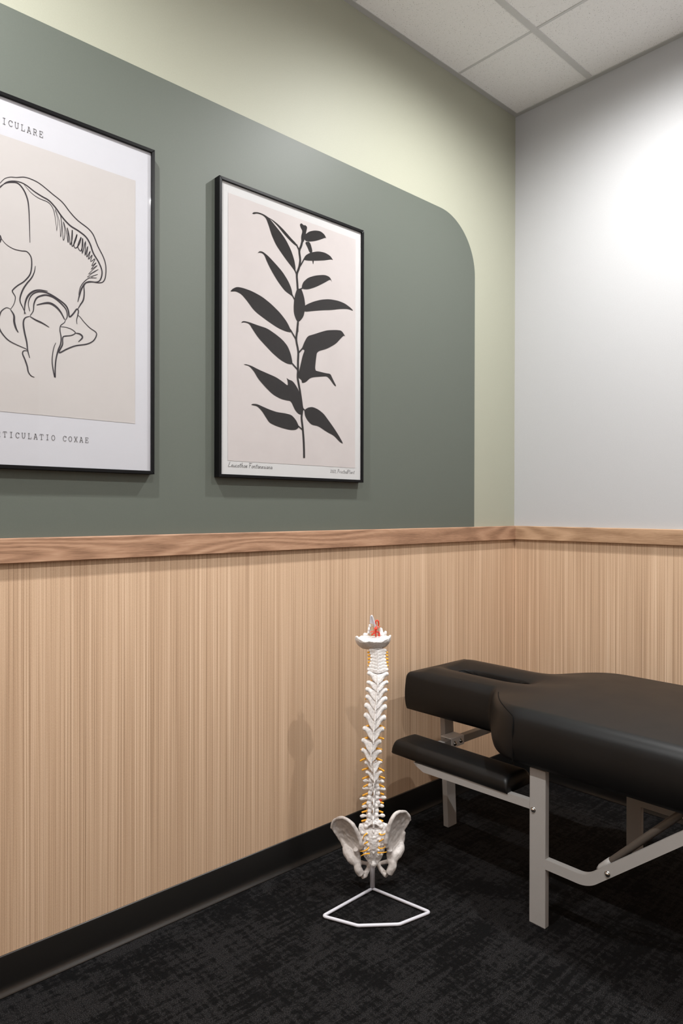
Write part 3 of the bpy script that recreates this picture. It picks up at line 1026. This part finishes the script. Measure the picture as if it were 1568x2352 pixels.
for side in (-1, 1):
    xo = XC + side * (XC - LXo) * 1.0
    xo = LXo if side < 0 else FXo
    inn = -side
    xm = xo + inn * 0.0105
    # rail from the leg forward under the arm rest, cut at a slant
    bm = new()
    poly = [(-0.7155, 0.332), (-0.7155, 0.357), (-0.262, 0.346), (-0.272, 0.337), (-0.305, 0.3235)]
    prism(bm, poly, xo + inn * 0.0005, xo + inn * 0.0205, (1, 2, 0))
    tpart('arm_rest_rail', bm, M['metal'])
    # arm rest pad
    bm = new()
    ny, nx = 60, 30
    y0, y1, w, zb, zt, r = -0.640, -0.165, 0.066, 0.352, 0.397, 0.024
    xc = xo + inn * 0.0610
    rows = []
    for j in range(ny + 1):
        f = j / ny
        y = y0 + (y1 - y0) * (f * 0.6 + 0.4 * (0.5 - 0.5 * math.cos(math.pi * f)))
        row = []

        def zt_at(x):
            z = zt + 0.004 * (1 - (x / w) ** 2)
            e = w - abs(x)
            if e < r:
                z -= r - math.sqrt(max(0, r * r - (r - e) ** 2))
            for d, rr in ((y - y0, 0.016), (y1 - y, 0.013)):
                if d < rr:
                    z -= rr - math.sqrt(max(0, rr * rr - (rr - d) ** 2))
            return max(z, zb + 0.004)
        row.append((-w + 0.004, y, zb))
        row.append((-w - 0.001, y, zb + 0.006))
        for k in range(nx + 1):
            x = w * (0.5 * math.sin(math.pi / 2 * (-1 + 2 * k / nx)) + 0.5 * (-1 + 2 * k / nx))
            row.append((x, y, zt_at(x)))
        row.append((w + 0.001, y, zb + 0.006))
        row.append((w - 0.004, y, zb))
        rows.append([bm.verts.new((xc + a, b, c)) for a, b, c in row])
    for a, b in zip(rows[:-1], rows[1:]):
        n = len(a)
        for k in range(n):
            bm.faces.new((a[k], a[(k + 1) % n], b[(k + 1) % n], b[k]))
    bm.faces.new(rows[0])
    bm.faces.new(rows[-1][::-1])
    pad = tpart('arm_rest_pad', bm, M['leather'], smooth=True, label='low narrow black padded arm rest')
    bm = new()
    for yy in (-0.615,):
        box(bm, (xo + inn * 0.004, yy - 0.006, 0.3485), (xo + inn * 0.016, yy + 0.006, 0.3535), 0.0015, 1)
    bm.transform(Matrix.Translation(-T0))
    obj('lining_fold', bm, M['black'], pad)
    # bent brace bar: out of the leg, then up to the board
    for front in (1, -1):
        ya = -0.7665 if front > 0 else -1.614
        pts = [(xm, ya, 0.1875)]
        b0 = 0.128
        ang = rad(39.5)
        rad_ = 0.075
        c = Vector((xm, ya - front * (b0 - rad_ * math.tan(ang / 2)), 0.1875 + rad_))
        for k in range(9):
            a = ang * k / 8
            pts.append((xm, c.y - front * rad_ * math.sin(a), c.z - rad_ * math.cos(a)))
        last = pts[-1]
        rise = (zleg + 0.004) - last[2]
        pts.append((xm, last[1] - front * rise / math.tan(ang), last[2] + rise))
        tpart('brace_bar', rectbar(new(), pts, 0.0205, 0.0290, (1, 0, 0)), M['metal'])
        # round strut bolted to the inside of the bend
        ys = ya - front * 0.1555
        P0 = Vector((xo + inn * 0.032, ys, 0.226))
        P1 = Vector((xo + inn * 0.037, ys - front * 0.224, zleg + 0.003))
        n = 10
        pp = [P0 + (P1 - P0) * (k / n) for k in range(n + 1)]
        tpart('strut', tube(new(), pp, [0.0100] * (n + 1), 14), M['dark_tube'], smooth=True, label='dark brown round tube')  # dark brown tube, paler grey end piece below
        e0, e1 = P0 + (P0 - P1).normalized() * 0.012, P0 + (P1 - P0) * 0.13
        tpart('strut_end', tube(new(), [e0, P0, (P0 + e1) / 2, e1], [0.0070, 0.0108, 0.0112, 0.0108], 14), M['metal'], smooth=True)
        if front > 0:
            bolt((xo - inn * 0.0002, ya - 0.1885, 0.2335), (-inn, 0, 0))
            bolt((xo - inn * 0.0002, -0.7285, 0.334), (-inn, 0, 0))

# crossbar behind the arm rests, clamped to the front leg
tpart('crossbar', box(new(), (-0.922, -0.2105, 0.322), (2 * XC + 0.922, -0.1860, 0.3505), 0.0015, 1), M['metal'])
bk = box(new(), (-0.732, -0.2135, 0.3185), (-0.656, -0.2108, 0.3535), 0.0008, 1)
box(bk, (-0.732, -0.2108, 0.3512), (-0.656, -0.1615, 0.3540), 0.0008, 1)
tpart('bracket', bk, M['plate'], label='pale bracket clamping the crossbar to the front leg')
bolt((-0.712, -0.2137, 0.333), (0, -1, 0), 0.0075)
bolt((-0.676, -0.2137, 0.336), (0, -1, 0), 0.0075)

# ---------------------------------------------------------------- spine model on its stand
SP0 = Vector((-1.2245, -0.288, 0.0))
spine = empty('spine_model', SP0, 'anatomical spine and pelvis model on a white wire stand in front of the panelling', 'anatomical model')
spine.rotation_euler = (0, 0, math.atan2(-0.676, 0.737))
PPM = 723.0                      # photo scale at the model, used to read sizes off as metres


def sx(px, d=0.0):
    return ((px - 784.0) * (1 + d / 2.194) - 71.0) / PPM


def sz(py, d=0.0):
    return (1171.0 - py) / PPM * (1 + d / 2.194) + 1.2105


def sp(px, py, y=0.0):
    return Vector((sx(px, y), y, sz(py, y)))


# stand: one bent white wire on the carpet and an upright rod
bm = tube(new(), [(0, 0, 0.012), (0, 0, 0.205)], 0.0079, 16)
tpts = [Vector((0, 0, 0.0062)), Vector((-0.1535, -0.150, 0.0062)), Vector((-0.0510, -0.197, 0.0062)), Vector((0.0695, -0.190, 0.0062)), Vector((0.1665, -0.129, 0.0062))]
path = []
for i, p in enumerate(tpts):
    if i == 0:
        path.append(p)
        continue
    q0, q1 = tpts[i - 1], tpts[(i + 1) % len(tpts)]
    rr = 0.010 if i in (1, 4) else 0.006
    a, b = p + (q0 - p).normalized() * rr, p + (q1 - p).normalized() * rr
    for k in range(6):
        f = k / 5
        path.append(a * (1 - f) ** 2 + p * 2 * f * (1 - f) + b * f * f)
path.append(Vector((0, 0, 0.0062)))
obj('stand_rod', bm, M['white_metal'], spine, True, label='white upright rod')
ring = tube(new(), path, 0.0047, 12)
obj('stand_base', ring, M['white_metal'], spine, True, label='flat white wire base')

rs = random.Random(11)


def back_y(z):
    """how far the back of the column sits from the rod; minus is towards the room"""
    t = (z - 0.20) / 0.57
    return -0.004 - 0.020 * math.sin(math.pi * min(1, max(0, (t - 0.25) / 0.75))) + 0.012 * math.sin(math.pi * min(1, max(0, t / 0.45)))


# vertebra shapes (about 1 unit = 1 m at natural size), back faces -y
def thoracic():
    bm = new()
    for s in (-1, 1):
        tube(bm, [(s * 0.008, 0.003, -0.004), (s * 0.017, 0.002, 0.001), (s * 0.026, 0.004, 0.007), (s * 0.0315, 0.006, 0.009)], [0.0110, 0.0105, 0.0082, 0.0080], 10)
        ellip(bm, (s * 0.0320, 0.004, 0.0085), (0.0084, 0.0072, 0.0078))
        # lamina plate sloping down to the spinous ridge
        a = [(0, -0.009, 0.008), (s * 0.0230, -0.005, 0.0095), (s * 0.0245, -0.0045, -0.003), (s * 0.0180, -0.0085, -0.0135), (s * 0.0085, -0.0135, -0.0220), (0, -0.0165, -0.0285)]
        f = [bm.verts.new(c) for c in a]
        g = [bm.verts.new((c[0], c[1] + 0.0065, c[2])) for c in a]
        bm.faces.new(f)
        bm.faces.new(g[::-1])
        for i in range(6):
            bm.faces.new((f[i], g[i], g[(i + 1) % 6], f[(i + 1) % 6]))
    tube(bm, [(0, -0.008, 0.004), (0, -0.0135, -0.012), (0, -0.0180, -0.027), (0, -0.0180, -0.0345)], [0.0032, 0.0028, 0.0026, 0.0028], 8)
    tube(bm, [(0, 0.022, -0.009), (0, 0.022, 0.010)], [0.0165, 0.0165], 20)
    for s in (-1, 1):
        tube(bm, [(s * 0.010, 0.002, 0.0), (s * 0.010, 0.020, 0.002)], 0.006, 8)
    return solid_union(bm, 0.0016, 2, 'thoracic_vertebra', 0.0006, 220, 1)


def lumbar():
    bm = new()
    for s in (-1, 1):
        tube(bm, [(s * 0.008, 0.006, 0.001), (s * 0.022, 0.008, 0.001), (s * 0.036, 0.006, 0.002), (s * 0.0415, 0.005, 0.0015)], [0.0050, 0.0046, 0.0050, 0.0028], 8, flat=0.8)
        ellip(bm, (s * 0.0340, 0.006, 0.0018), (0.0105, 0.0042, 0.0066), Matrix.Rotation(s * 0.18, 3, 'Y'))
        ellip(bm, (s * 0.0120, -0.002, 0.007), (0.0090, 0.0075, 0.0100))
        ellip(bm, (s * 0.0135, -0.003, -0.009), (0.0095, 0.0072, 0.0090))
        tube(bm, [(s * 0.012, 0.0, 0.006), (s * 0.006, -0.001, 0.0), (s * 0.013, -0.001, -0.009)], [0.006, 0.0065, 0.006], 8)
        tube(bm, [(s * 0.011, 0.002, 0.002), (s * 0.011, 0.022, 0.003)], 0.0065, 8)
    tube(bm, [(0, -0.004, 0.008), (0, -0.014, 0.001), (0, -0.016, -0.008), (0, -0.014, -0.0165)], [0.0032, 0.0033, 0.0036, 0.0040], 8)
    tube(bm, [(0, -0.002, 0.004), (0, -0.012, -0.004)], [0.0055, 0.0035], 8)
    tube(bm, [(0, 0.026, -0.009), (0, 0.026, 0.010)], [0.0205, 0.0205], 20)
    return solid_union(bm, 0.0016, 2, 'lumbar_vertebra', 0.0007, 200, 2)


def cervical():
    bm = new()
    for s in (-1, 1):
        a = [(0, -0.011, 0.005), (s * 0.018, 0.000, 0.0070), (s * 0.0245, 0.004, 0.005), (s * 0.0250, 0.003, -0.004), (s * 0.018, -0.002, -0.0066), (0, -0.0145, -0.0085)]
        f = [bm.verts.new(c) for c in a]
        g = [bm.verts.new((c[0], c[1] + 0.008, c[2])) for c in a]
        bm.faces.new(f)
        bm.faces.new(g[::-1])
        for i in range(6):
            bm.faces.new((f[i], g[i], g[(i + 1) % 6], f[(i + 1) % 6]))
        ellip(bm, (s * 0.0225, 0.005, 0.0), (0.0052, 0.0055, 0.0062))
        tube(bm, [(s * 0.012, 0.002, 0.0), (s * 0.010, 0.020, 0.0)], 0.0055, 8)
    tube(bm, [(0, 0.020, -0.005), (0, 0.020, 0.006)], [0.0135, 0.0135], 18)
    return solid_union(bm, 0.0015, 2, 'cervical_vertebra', 0.0006, 260, 3)


ME_T, ME_L, ME_C = thoracic(), lumbar(), cervical()
bm = tube(new(), [(0, 0, -0.0035), (0, 0, -0.002), (0, 0, 0.002), (0, 0, 0.0035)], [0.94, 1.0, 1.0, 0.94], 20)
for v in bm.verts:
    v.co.z *= 1.0
me_disc = bpy.data.meshes.new('disc')
bm.to_mesh(me_disc)
bm.free()


def nerve(parent, s, p, q, r0=0.0027, r1=0.0021):
    p, q = Vector(p), Vector(q)
    mid = (p + q) / 2 + Vector((0, 0, 0.0012))
    bm = tube(new(), catmull([p, mid, q], 4), [r0 + (r1 - r0) * k / 8 for k in range(9)], 8)
    obj('nerve', bm, M['nerve'], parent, True)


# kind, wing height (photo row), column centre, half width, spinous row, roll in degrees
VERT = [('c', 1495, 866.0, 21, 0, 1), ('c', 1501.5, 866.5, 19.5, 0, 0), ('c', 1509, 867.0, 18.5, 0, 2), ('c', 1517, 867.0, 19, 0, 1),
        ('c', 1524.5, 867.0, 20, 0, 0), ('c', 1531.5, 866.8, 22, 0, 1), ('c', 1539, 866.0, 25, 0, 0),
        ('t', 1553, 866.2, 24, 1575, 2), ('t', 1572.5, 865.5, 24.5, 1592, 0), ('t', 1590.5, 863.0, 24.8, 1614, 3), ('t', 1609.5, 862.4, 24.7, 1634, 5),
        ('t', 1630, 860.8, 25.3, 1659, 4), ('t', 1653.5, 859.0, 25.0, 1682, 6), ('t', 1681, 856.4, 24.0, 1706, 3), ('t', 1709, 851.5, 22.4, 1733, 4),
        ('t', 1731.5, 851.6, 23.0, 1755, 4), ('t', 1757, 856.8, 20.0, 1777, -3), ('t', 1779, 858.2, 19.2, 1796, 0),
        ('l', 1797.5, 857.2, 26.0, 0, 2), ('l', 1815, 858.2, 28.5, 0, 2), ('l', 1837, 856.2, 32.5, 0, -2), ('l', 1855.5, 856.0, 27.0, 0, -2),
        ('l', 1877.5, 855.4, 30.5, 0, 0)]
prev = None
for i, (kd, py, cx, hw, tip, roll) in enumerate(VERT):
    z = sz(py)
    me = {'c': ME_C, 't': ME_T, 'l': ME_L}[kd]
    nat = {'c': 0.0277, 't': 0.0385, 'l': 0.0455}[kd]
    k = (hw / PPM) / nat
    zs = k if kd != 't' else (sz(py) - sz(tip)) / 0.0345
    if kd == 'c':
        zs = 0.95
    if kd == 'l':
        zs = 0.98
    y = back_y(z) - 0.008
    z = sz(py, y)
    v = link('vertebra', me, M['bone'], spine, True)
    v.location = (sx(cx, y), y, z)
    v.rotation_euler = (rad({'c': 8, 't': -4, 'l': 4}[kd]), rad(roll), rad(rs.uniform(-3, 3)))
    v.scale = (k, 0.95, zs)
    # disc between this body and the next one down
    nz_ = sz(VERT[i + 1][1]) if i + 1 < len(VERT) else sz(1896)
    ncx = VERT[i + 1][2] if i + 1 < len(VERT) else 855
    ny = back_y(nz_)
    d = link('disc', me_disc, M['disc'], spine, True)
    rb = {'c': 0.0128, 't': 0.0158, 'l': 0.0198}[kd]
    d.location = (sx((cx + ncx) / 2), (y + ny) / 2 + {'c': 0.020, 't': 0.022, 'l': 0.026}[kd], (z + nz_) / 2)
    d.scale = (rb, rb, 1.0)
    # a pair of nerves leaving below the vertebra
    w = hw / PPM
    zz = (z + nz_) / 2 - z + 0.0005
    for s in (-1, 1):
        if kd == 'c':
            a, b = (s * 0.020, 0.008, zz), (s * 0.0325, 0.006, zz - 0.001)
        elif kd == 't' and i < 12:
            a, b = (s * 0.018, 0.010, zz - 0.002), (s * 0.0345, 0.012, zz - 0.006 + 0.004 * s * 0.3)
        elif kd == 't':
            a, b = (s * 0.016, 0.013, zz + 0.002), (s * rs.uniform(0.033, 0.038), 0.011, zz - rs.uniform(0.002, 0.007))
        else:
            a, b = (s * 0.016, 0.008, zz + 0.002), (s * rs.uniform(0.032, 0.037), 0.004, zz - rs.uniform(0.000, 0.006))
        p = Vector((sx(cx, y), y, z))
        bm = tube(new(), catmull([p + Vector(a), p + (Vector(a) + Vector(b)) / 2 + Vector((0, 0, 0.0005)), p + Vector(b)], 4),
                  [0.0036 - 0.0009 * q / 8 for q in range(9)], 8)
        obj('nerve', bm, M['nerve'], spine, True)

# yellow cord seen between the lower arches
pts = [(sx(VERT[j][2]), back_y(sz(VERT[j][1])) + 0.006, sz(VERT[j][1])) for j in range(0, len(VERT))] + [(sx(856), back_y(sz(1900)) + 0.008, sz(1912))]
obj('spinal_cord', tube(new(), catmull(pts, 3), 0.0052, 10), M['nerve'], spine, True)
# one red slipped disc bulge on the right
bm = ellip(new(), (sx(873), back_y(sz(1843)) + 0.012, sz(1844)), (0.0062, 0.0075, 0.0055))
obj('slipped_disc', bm, M['red'], spine, True, label='small red disc bulge on the right of the lower spine')


# last lumbar vertebra and sacrum
def H(x, y, d=0.0):
    return Vector((sx(730 + x / 5.807, d), d, sz(1830 + y / 5.807, d)))


bm = new()
for s in (-1, 1):
    c = 738
    a = [H(c, 322, -0.018), H(c + s * 70, 325, -0.013), H(c + s * 108, 345, -0.012), H(c + s * 124, 395, -0.016), H(c + s * 85, 420, -0.018), H(c + s * 42, 382, -0.020), H(c, 376, -0.022)]
    f = [bm.verts.new(p) for p in a]
    g = [bm.verts.new(p + Vector((0, 0.010, 0))) for p in a]
    bm.faces.new(f)
    bm.faces.new(g[::-1])
    for i in range(7):
        bm.faces.new((f[i], g[i], g[(i + 1) % 7], f[(i + 1) % 7]))
    ellip(bm, H(c + s * 102, 400, -0.014), (0.0075, 0.006, 0.0080))
    ellip(bm, H(c + s * 82, 345, -0.012), (0.0080, 0.006, 0.0070))
    tube(bm, [H(c + s * 60, 350, 0.002), H(c + s * 150, 372, 0.004)], [0.006, 0.005], 8)
tube(bm, [H(738, 315, -0.018), H(738, 365, -0.026), H(738, 418, -0.025)], [0.0032, 0.0036, 0.0030], 8)
tube(bm, [H(738, 390, 0.020), H(738, 320, 0.020)], [0.021, 0.021], 18)
link('vertebra', solid_union(bm, 0.0016, 2, 'last_lumbar_vertebra', 0.0006, 200, 4), M['bone'], spine, True)

SAC = [(372, 545, 910), (400, 535, 922), (450, 545, 922), (500, 556, 912), (560, 562, 905), (620, 572, 900), (680, 580, 896), (740, 592, 880), (800, 612, 858), (850, 650, 832), (890, 680, 800), (925, 700, 778), (960, 730, 752)]
bm = new()
rows = []
NX = 26
for yy, xl, xr in SAC:
    t = (yy - 372) / 588
    row, rowb = [], []
    for k in range(NX + 1):
        u = -1 + 2 * k / NX
        x = (xl + xr) / 2 + (xr - xl) / 2 * u
        dpt = -0.010 - 0.016 * math.sin(math.pi * min(1, t * 1.15)) * (1 - u * u) - 0.004 * math.exp(-(u / 0.12) ** 2) * (1 - t)
        dpt += 0.004 * math.exp(-((abs(u) - 0.45) / 0.12) ** 2) * (0.5 + 0.5 * math.cos(yy / 70.0 * 2 * math.pi))
        dpt += 0.006 * t * t
        lift = 62 * math.exp(-((yy - 372) / 45.0) ** 2) * max(0.0, 1 - (abs(u) / 0.62) ** 4) + 26 * max(0, (abs(u) - 0.8) / 0.2) ** 2 * math.exp(-((yy - 372) / 30.0) ** 2)
        row.append(H(x, yy + lift, dpt))
        rowb.append(H(x, yy + lift, dpt + 0.014 * (1 - 0.5 * t)))
    rows.append([bm.verts.new(p) for p in row] + [bm.verts.new(p) for p in reversed(rowb)])
for a, b in zip(rows[:-1], rows[1:]):
    n = len(a)
    for k in range(n):
        bm.faces.new((a[k], a[(k + 1) % n], b[(k + 1) % n], b[k]))
bm.faces.new(rows[0])
bm.faces.new(rows[-1][::-1])
for yy, r in ((470, .0042), (545, .0046), (620, .0046), (690, .0042), (755, .0040)):
    ellip(bm, H(738, yy, -0.027 + 0.00001 * yy), (r * 0.8, r * 1.2, r * 1.4))
    for s in (-1, 1):
        ellip(bm, H(738 + s * (88 - (yy - 470) * 0.08), yy + 28, -0.020), (r * 0.95, r, r * 1.0))
        ellip(bm, H(738 + s * (150 - (yy - 470) * 0.16), yy + 20, -0.014), (r * 1.2, r * 0.9, r * 1.3))
for s in (-1, 1):
    ellip(bm, H(738 + s * 165, 395, -0.004), (0.0085, 0.008, 0.0085))
    ellip(bm, H(738 + s * 62, 800, -0.012), (0.006, 0.005, 0.005))
ellip(bm, H(740, 905, -0.010), (0.0085, 0.007, 0.008))
link('sacrum', solid_union(bm, 0.0017, 1, 'sacrum', 0.0012, 170, 6), M['bone'], spine, True, label='cream triangular sacrum and tail bone')
SN = [[(655, 492), (622, 515), (608, 540), (596, 575)], [(660, 610), (630, 625), (610, 640)], [(678, 680), (650, 712), (605, 730), (560, 733)], [(686, 762), (650, 765), (605, 777), (570, 797)],
      [(815, 490), (835, 512), (870, 508), (895, 492)], [(815, 602), (838, 588), (870, 566)], [(805, 682), (830, 695), (865, 690), (897, 672)], [(796, 752), (840, 752), (880, 747), (916, 740)]]
for q in SN:
    n = len(q)
    pts = [H(a, b, -0.026 - 0.004 * (k > 0) + 0.003 * (k == n - 1)) for k, (a, b) in enumerate(q)]
    pts = catmull(pts, 4)
    obj('nerve', tube(new(), pts, [0.0026 - 0.0014 * k / (len(pts) - 1) for k in range(len(pts))], 8), M['nerve'], spine, True)


# hip bones
def hip(crest, low, body, crest_r):
    bm = new()
    n = 22
    c2 = catmull(crest, 6)
    l2 = catmull(low, 6)

    def samp(P, f):
        f = f * (len(P) - 1)
        i = min(int(f), len(P) - 2)
        g = f - i
        return tuple(a + (b - a) * g for a, b in zip(P[i], P[i + 1]))
    m = 9
    fr, bk = [], []
    for i in range(n + 1):
        a, b = samp(c2, i / n), samp(l2, i / n)
        rf, rb = [], []
        for j in range(m + 1):
            t = j / m
            x, y, d = (a[q] + (b[q] - a[q]) * t for q in range(3))
            d += 0.010 * math.sin(math.pi * t) * math.sin(math.pi * i / n)
            rf.append(bm.verts.new(H(x, y, d - 0.0035)))
            rb.append(bm.verts.new(H(x, y, d + 0.0045)))
        fr.append(rf)
        bk.append(rb)
    for i in range(n):
        for j in range(m):
            bm.faces.new((fr[i][j], fr[i][j + 1], fr[i + 1][j + 1], fr[i + 1][j]))
            bm.faces.new((bk[i][j], bk[i + 1][j], bk[i + 1][j + 1], bk[i][j + 1]))
        bm.faces.new((fr[i][0], fr[i + 1][0], bk[i + 1][0], bk[i][0]))
        bm.faces.new((fr[i][m], bk[i][m], bk[i + 1][m], fr[i + 1][m]))
    for j in range(m):
        bm.faces.new((fr[0][j], bk[0][j], bk[0][j + 1], fr[0][j + 1]))
        bm.faces.new((fr[n][j], fr[n][j + 1], bk[n][j + 1], bk[n][j]))
    pts = [H(*samp(c2, i / n)) for i in range(n + 1)]
    tube(bm, pts, [crest_r[0] + (crest_r[1] - crest_r[0]) * i / n for i in range(n + 1)], 10)
    for pts, rr in body:
        P = catmull([tuple(H(*p)) for p in pts], 4)
        R = [rr[0]]
        nn = len(rr) - 1
        R = []
        for i in range(len(P)):
            f = i / (len(P) - 1) * nn
            k = min(int(f), nn - 1)
            R.append(rr[k] + (rr[k + 1] - rr[k]) * (f - k))
        tube(bm, P, R, 12)
    return solid_union(bm, 0.0019, 5, 'hip_bone', 0.0016, 75, 7)


left = hip([(176, 425, .045), (195, 345, .036), (240, 303, .026), (305, 284, .002), (370, 300, -.012), (430, 340, -.022), (478, 400, -.026), (515, 470, -.026), (548, 550, -.022), (568, 635, -.022), (566, 690, -.014)],
           [(180, 440, .046), (215, 490, .046), (250, 545, .050), (285, 600, .050), (320, 640, .048), (360, 690, .042), (410, 730, .032), (460, 745, .018), (510, 745, -.004), (560, 728, -.010)],
           [([(310, 520, .046), (350, 620, .044), (405, 720, .030)], (.0050, .0120, .0150)), ([(350, 670, .034), (395, 740, .022), (455, 820, .008), (515, 900, .000), (530, 960, -.004), (575, 1040, -.002)], (.0090, .0165, .0185, .0125, .0130, .0120)),
            ([(500, 700, -.006), (530, 780, .002), (545, 850, .004), (548, 920, .000)], (.0100, .0085, .0070, .0080)),
            ([(590, 1060, .002), (628, 1045, .010), (658, 985, .022), (690, 915, .034)], (.0100, .0095, .0075, .0065)),
            ([(440, 860, .014), (560, 880, .034), (690, 905, .040)], (.010, .0065, .0065))], (0.0045, 0.0078))
link('hip_bone', left, M['ilium'], spine, True)
right = hip([(1228, 318, .045), (1205, 245, .036), (1160, 206, .026), (1105, 204, .002), (1058, 212, -.012), (1005, 265, -.022), (968, 330, -.026), (945, 410, -.026), (925, 500, -.022), (905, 600, -.022), (912, 665, -.014)],
            [(1226, 330, .046), (1200, 372, .046), (1166, 425, .050), (1140, 490, .050), (1118, 555, .048), (1100, 620, .042), (1065, 680, .032), (1020, 705, .018), (975, 715, -.004), (918, 705, -.010)],
            [([(1150, 470, .046), (1110, 590, .044), (1070, 710, .030)], (.0050, .0110, .0145)), ([(1105, 600, .034), (1095, 690, .022), (1045, 760, .008), (1005, 850, .000), (995, 930, -.004), (945, 1025, -.002)], (.0080, .0150, .0180, .0120, .0130, .0120)),
             ([(955, 700, -.006), (945, 770, .002), (945, 850, .004), (975, 900, .000)], (.0100, .0075, .0060, .0080)),
             ([(920, 1050, .002), (880, 1020, .010), (840, 970, .022), (795, 905, .034)], (.0100, .0095, .0075, .0065)),
             ([(1040, 850, .014), (920, 870, .034), (795, 900, .040)], (.010, .0065, .0065))], (0.0045, 0.0085))
link('hip_bone', right, M['ilium'], spine, True)
bm = ellip(new(), H(742, 905, 0.040), (0.010, 0.006, 0.009))
obj('pubic_joint', bm, M['disc'], spine, True)


# skull base, arteries and hanger at the top
def K(x, y, d=0.0):
    return Vector((sx(780 + x / 9.8, d), d, sz(1390 + y / 9.8, d)))


bm = new()
NU, NV = 44, 12
rows = []
for layer in (0, 1):
    for j in range(NV + 1):
        t = j / NV
        row = []
        for i in range(NU):
            a = 2 * math.pi * i / NU
            ca, sa = math.cos(a), math.sin(a)
            jag = (0.0016 * math.sin(7 * a + 1) + 0.0012 * math.sin(13 * a)) * (t ** 3)
            side = abs(ca) ** 3
            rimz = 0.0005 + 0.027 * side + 0.004 * (ca > 0.5) * math.exp(-((sa) / 0.4) ** 2)
            rx = (0.0575 - 0.0022 * layer) * math.sin(t * math.pi / 2) ** 0.85
            ry = (0.043 - 0.0022 * layer) * math.sin(t * math.pi / 2) ** 0.85
            zz = -0.0095 * (1 - t ** 1.5) + rimz * t ** 2.5 + 0.0020 * layer + jag
            x_, y_ = rx * ca, ry * sa
            row.append(K(735, 905, 0.004) + Vector((x_, y_, zz - 0.45 * y_)))
        rows.append((layer, row))
vr = [(l, [bm.verts.new(p) for p in r]) for l, r in rows]
outer = [r for l, r in vr if l == 0]
inner = [r for l, r in vr if l == 1]
for S, flip in ((outer, False), (inner, True)):
    for a, b in zip(S[:-1], S[1:]):
        for i in range(NU):
            q = (a[i], a[(i + 1) % NU], b[(i + 1) % NU], b[i])
            bm.faces.new(q[::-1] if flip else q)
for i in range(NU):
    bm.faces.new((outer[-1][i], outer[-1][(i + 1) % NU], inner[-1][(i + 1) % NU], inner[-1][i]))
bm.faces.new(outer[0])
bm.faces.new(inner[0][::-1])
for (x, y, d), r in (((1015, 620, .012), (.0052, .006, .0065)), ((1112, 712, .004), (.0050, .006, .0060)), ((910, 560, .022), (.0050, .006, .0085)), ((660, 470, .022), (.0042, .006, .0065)),
                     ((640, 560, .018), (.0040, .006, .008)), ((372, 722, .002), (.0056, .0055, .0046)), ((560, 660, .010), (.008, .008, .006)), ((930, 660, .010), (.009, .010, .006)), ((455, 752, .010), (.010, .012, .0055)), ((1060, 740, .010), (.011, .012, .0065))):
    ellip(bm, K(x, y, d), r)
tube(bm, [K(915, 520, .022), K(925, 640, .016)], [.005, .007], 8)
tube(bm, [K(650, 480, .022), K(640, 640, .016)], [.0035, .006], 8)
ellip(bm, K(735, 772, 0.010), (0.050, 0.032, 0.0085))
ellip(bm, K(560, 740, 0.012), (0.022, 0.018, 0.0085))
ellip(bm, K(950, 740, 0.012), (0.024, 0.018, 0.0095))
sk = link('skull_base', solid_union(bm, 0.0013, 1, 'skull_base', 0.0008, 200, 9), M['bone'], spine, True, label='white bowl shaped base of the skull')
for q, r in (([(800, 700, .004), (790, 620, -.002), (805, 540, -.006), (810, 480, 0)], .0030), ([(790, 560, -.006), (730, 590, -.008), (668, 607, -.008)], .0014), ([(820, 545, -.006), (860, 500, -.004), (888, 472, -.002)], .0014),
             ([(780, 600, -.006), (740, 640, -.006), (705, 670, -.004)], .0026), ([(820, 590, -.004), (865, 620, -.004), (870, 690, -.002)], .0036), ([(850, 465, .006), (862, 415, .004), (845, 350, .002), (808, 345, .002), (788, 385, .002), (800, 425, .004)], .0022), ([(800, 520, -.006), (770, 545, -.006)], .0045)):
    pts = catmull([tuple(K(*p)) for p in q], 5)
    obj('artery', tube(new(), pts, r, 8), M['red'], sk, True)
for q in ([(735, 448, -.006), (690, 480, -.010), (660, 580, -.012), (648, 655, -.010)], [(805, 450, -.006), (838, 480, -.010), (850, 570, -.012), (858, 650, -.010)]):
    obj('wire', tube(new(), catmull([tuple(K(*p)) for p in q], 5), 0.00085, 6), M['steel'], sk, True)
pts = catmull([tuple(K(*p)) for p in [(798, 640, .006), (790, 520, .004), (776, 462, .002), (752, 380, 0), (722, 285, -.002), (703, 240, -.004)]], 5)
obj('hanger', tube(new(), pts + [tuple(Vector(pts[-1]) + Vector((-0.001, 0, 0.0025)))], [0.0036] * len(pts) + [0.0018], 12), M['white_metal'], spine, True, label='bent white hanging hook at the top')
bm = new()
a = [K(668, 235, .008), K(730, 300, .008), K(775, 440, .006), K(660, 405, .010)]
prism_f = [bm.verts.new(p) for p in a]
prism_g = [bm.verts.new(p + Vector((0, 0.003, 0))) for p in a]
bm.faces.new(prism_f)
bm.faces.new(prism_g[::-1])
for i in range(4):
    bm.faces.new((prism_f[i], prism_g[i], prism_g[(i + 1) % 4], prism_f[(i + 1) % 4]))
obj('hanger_plate', bm, M['white_metal'], spine)
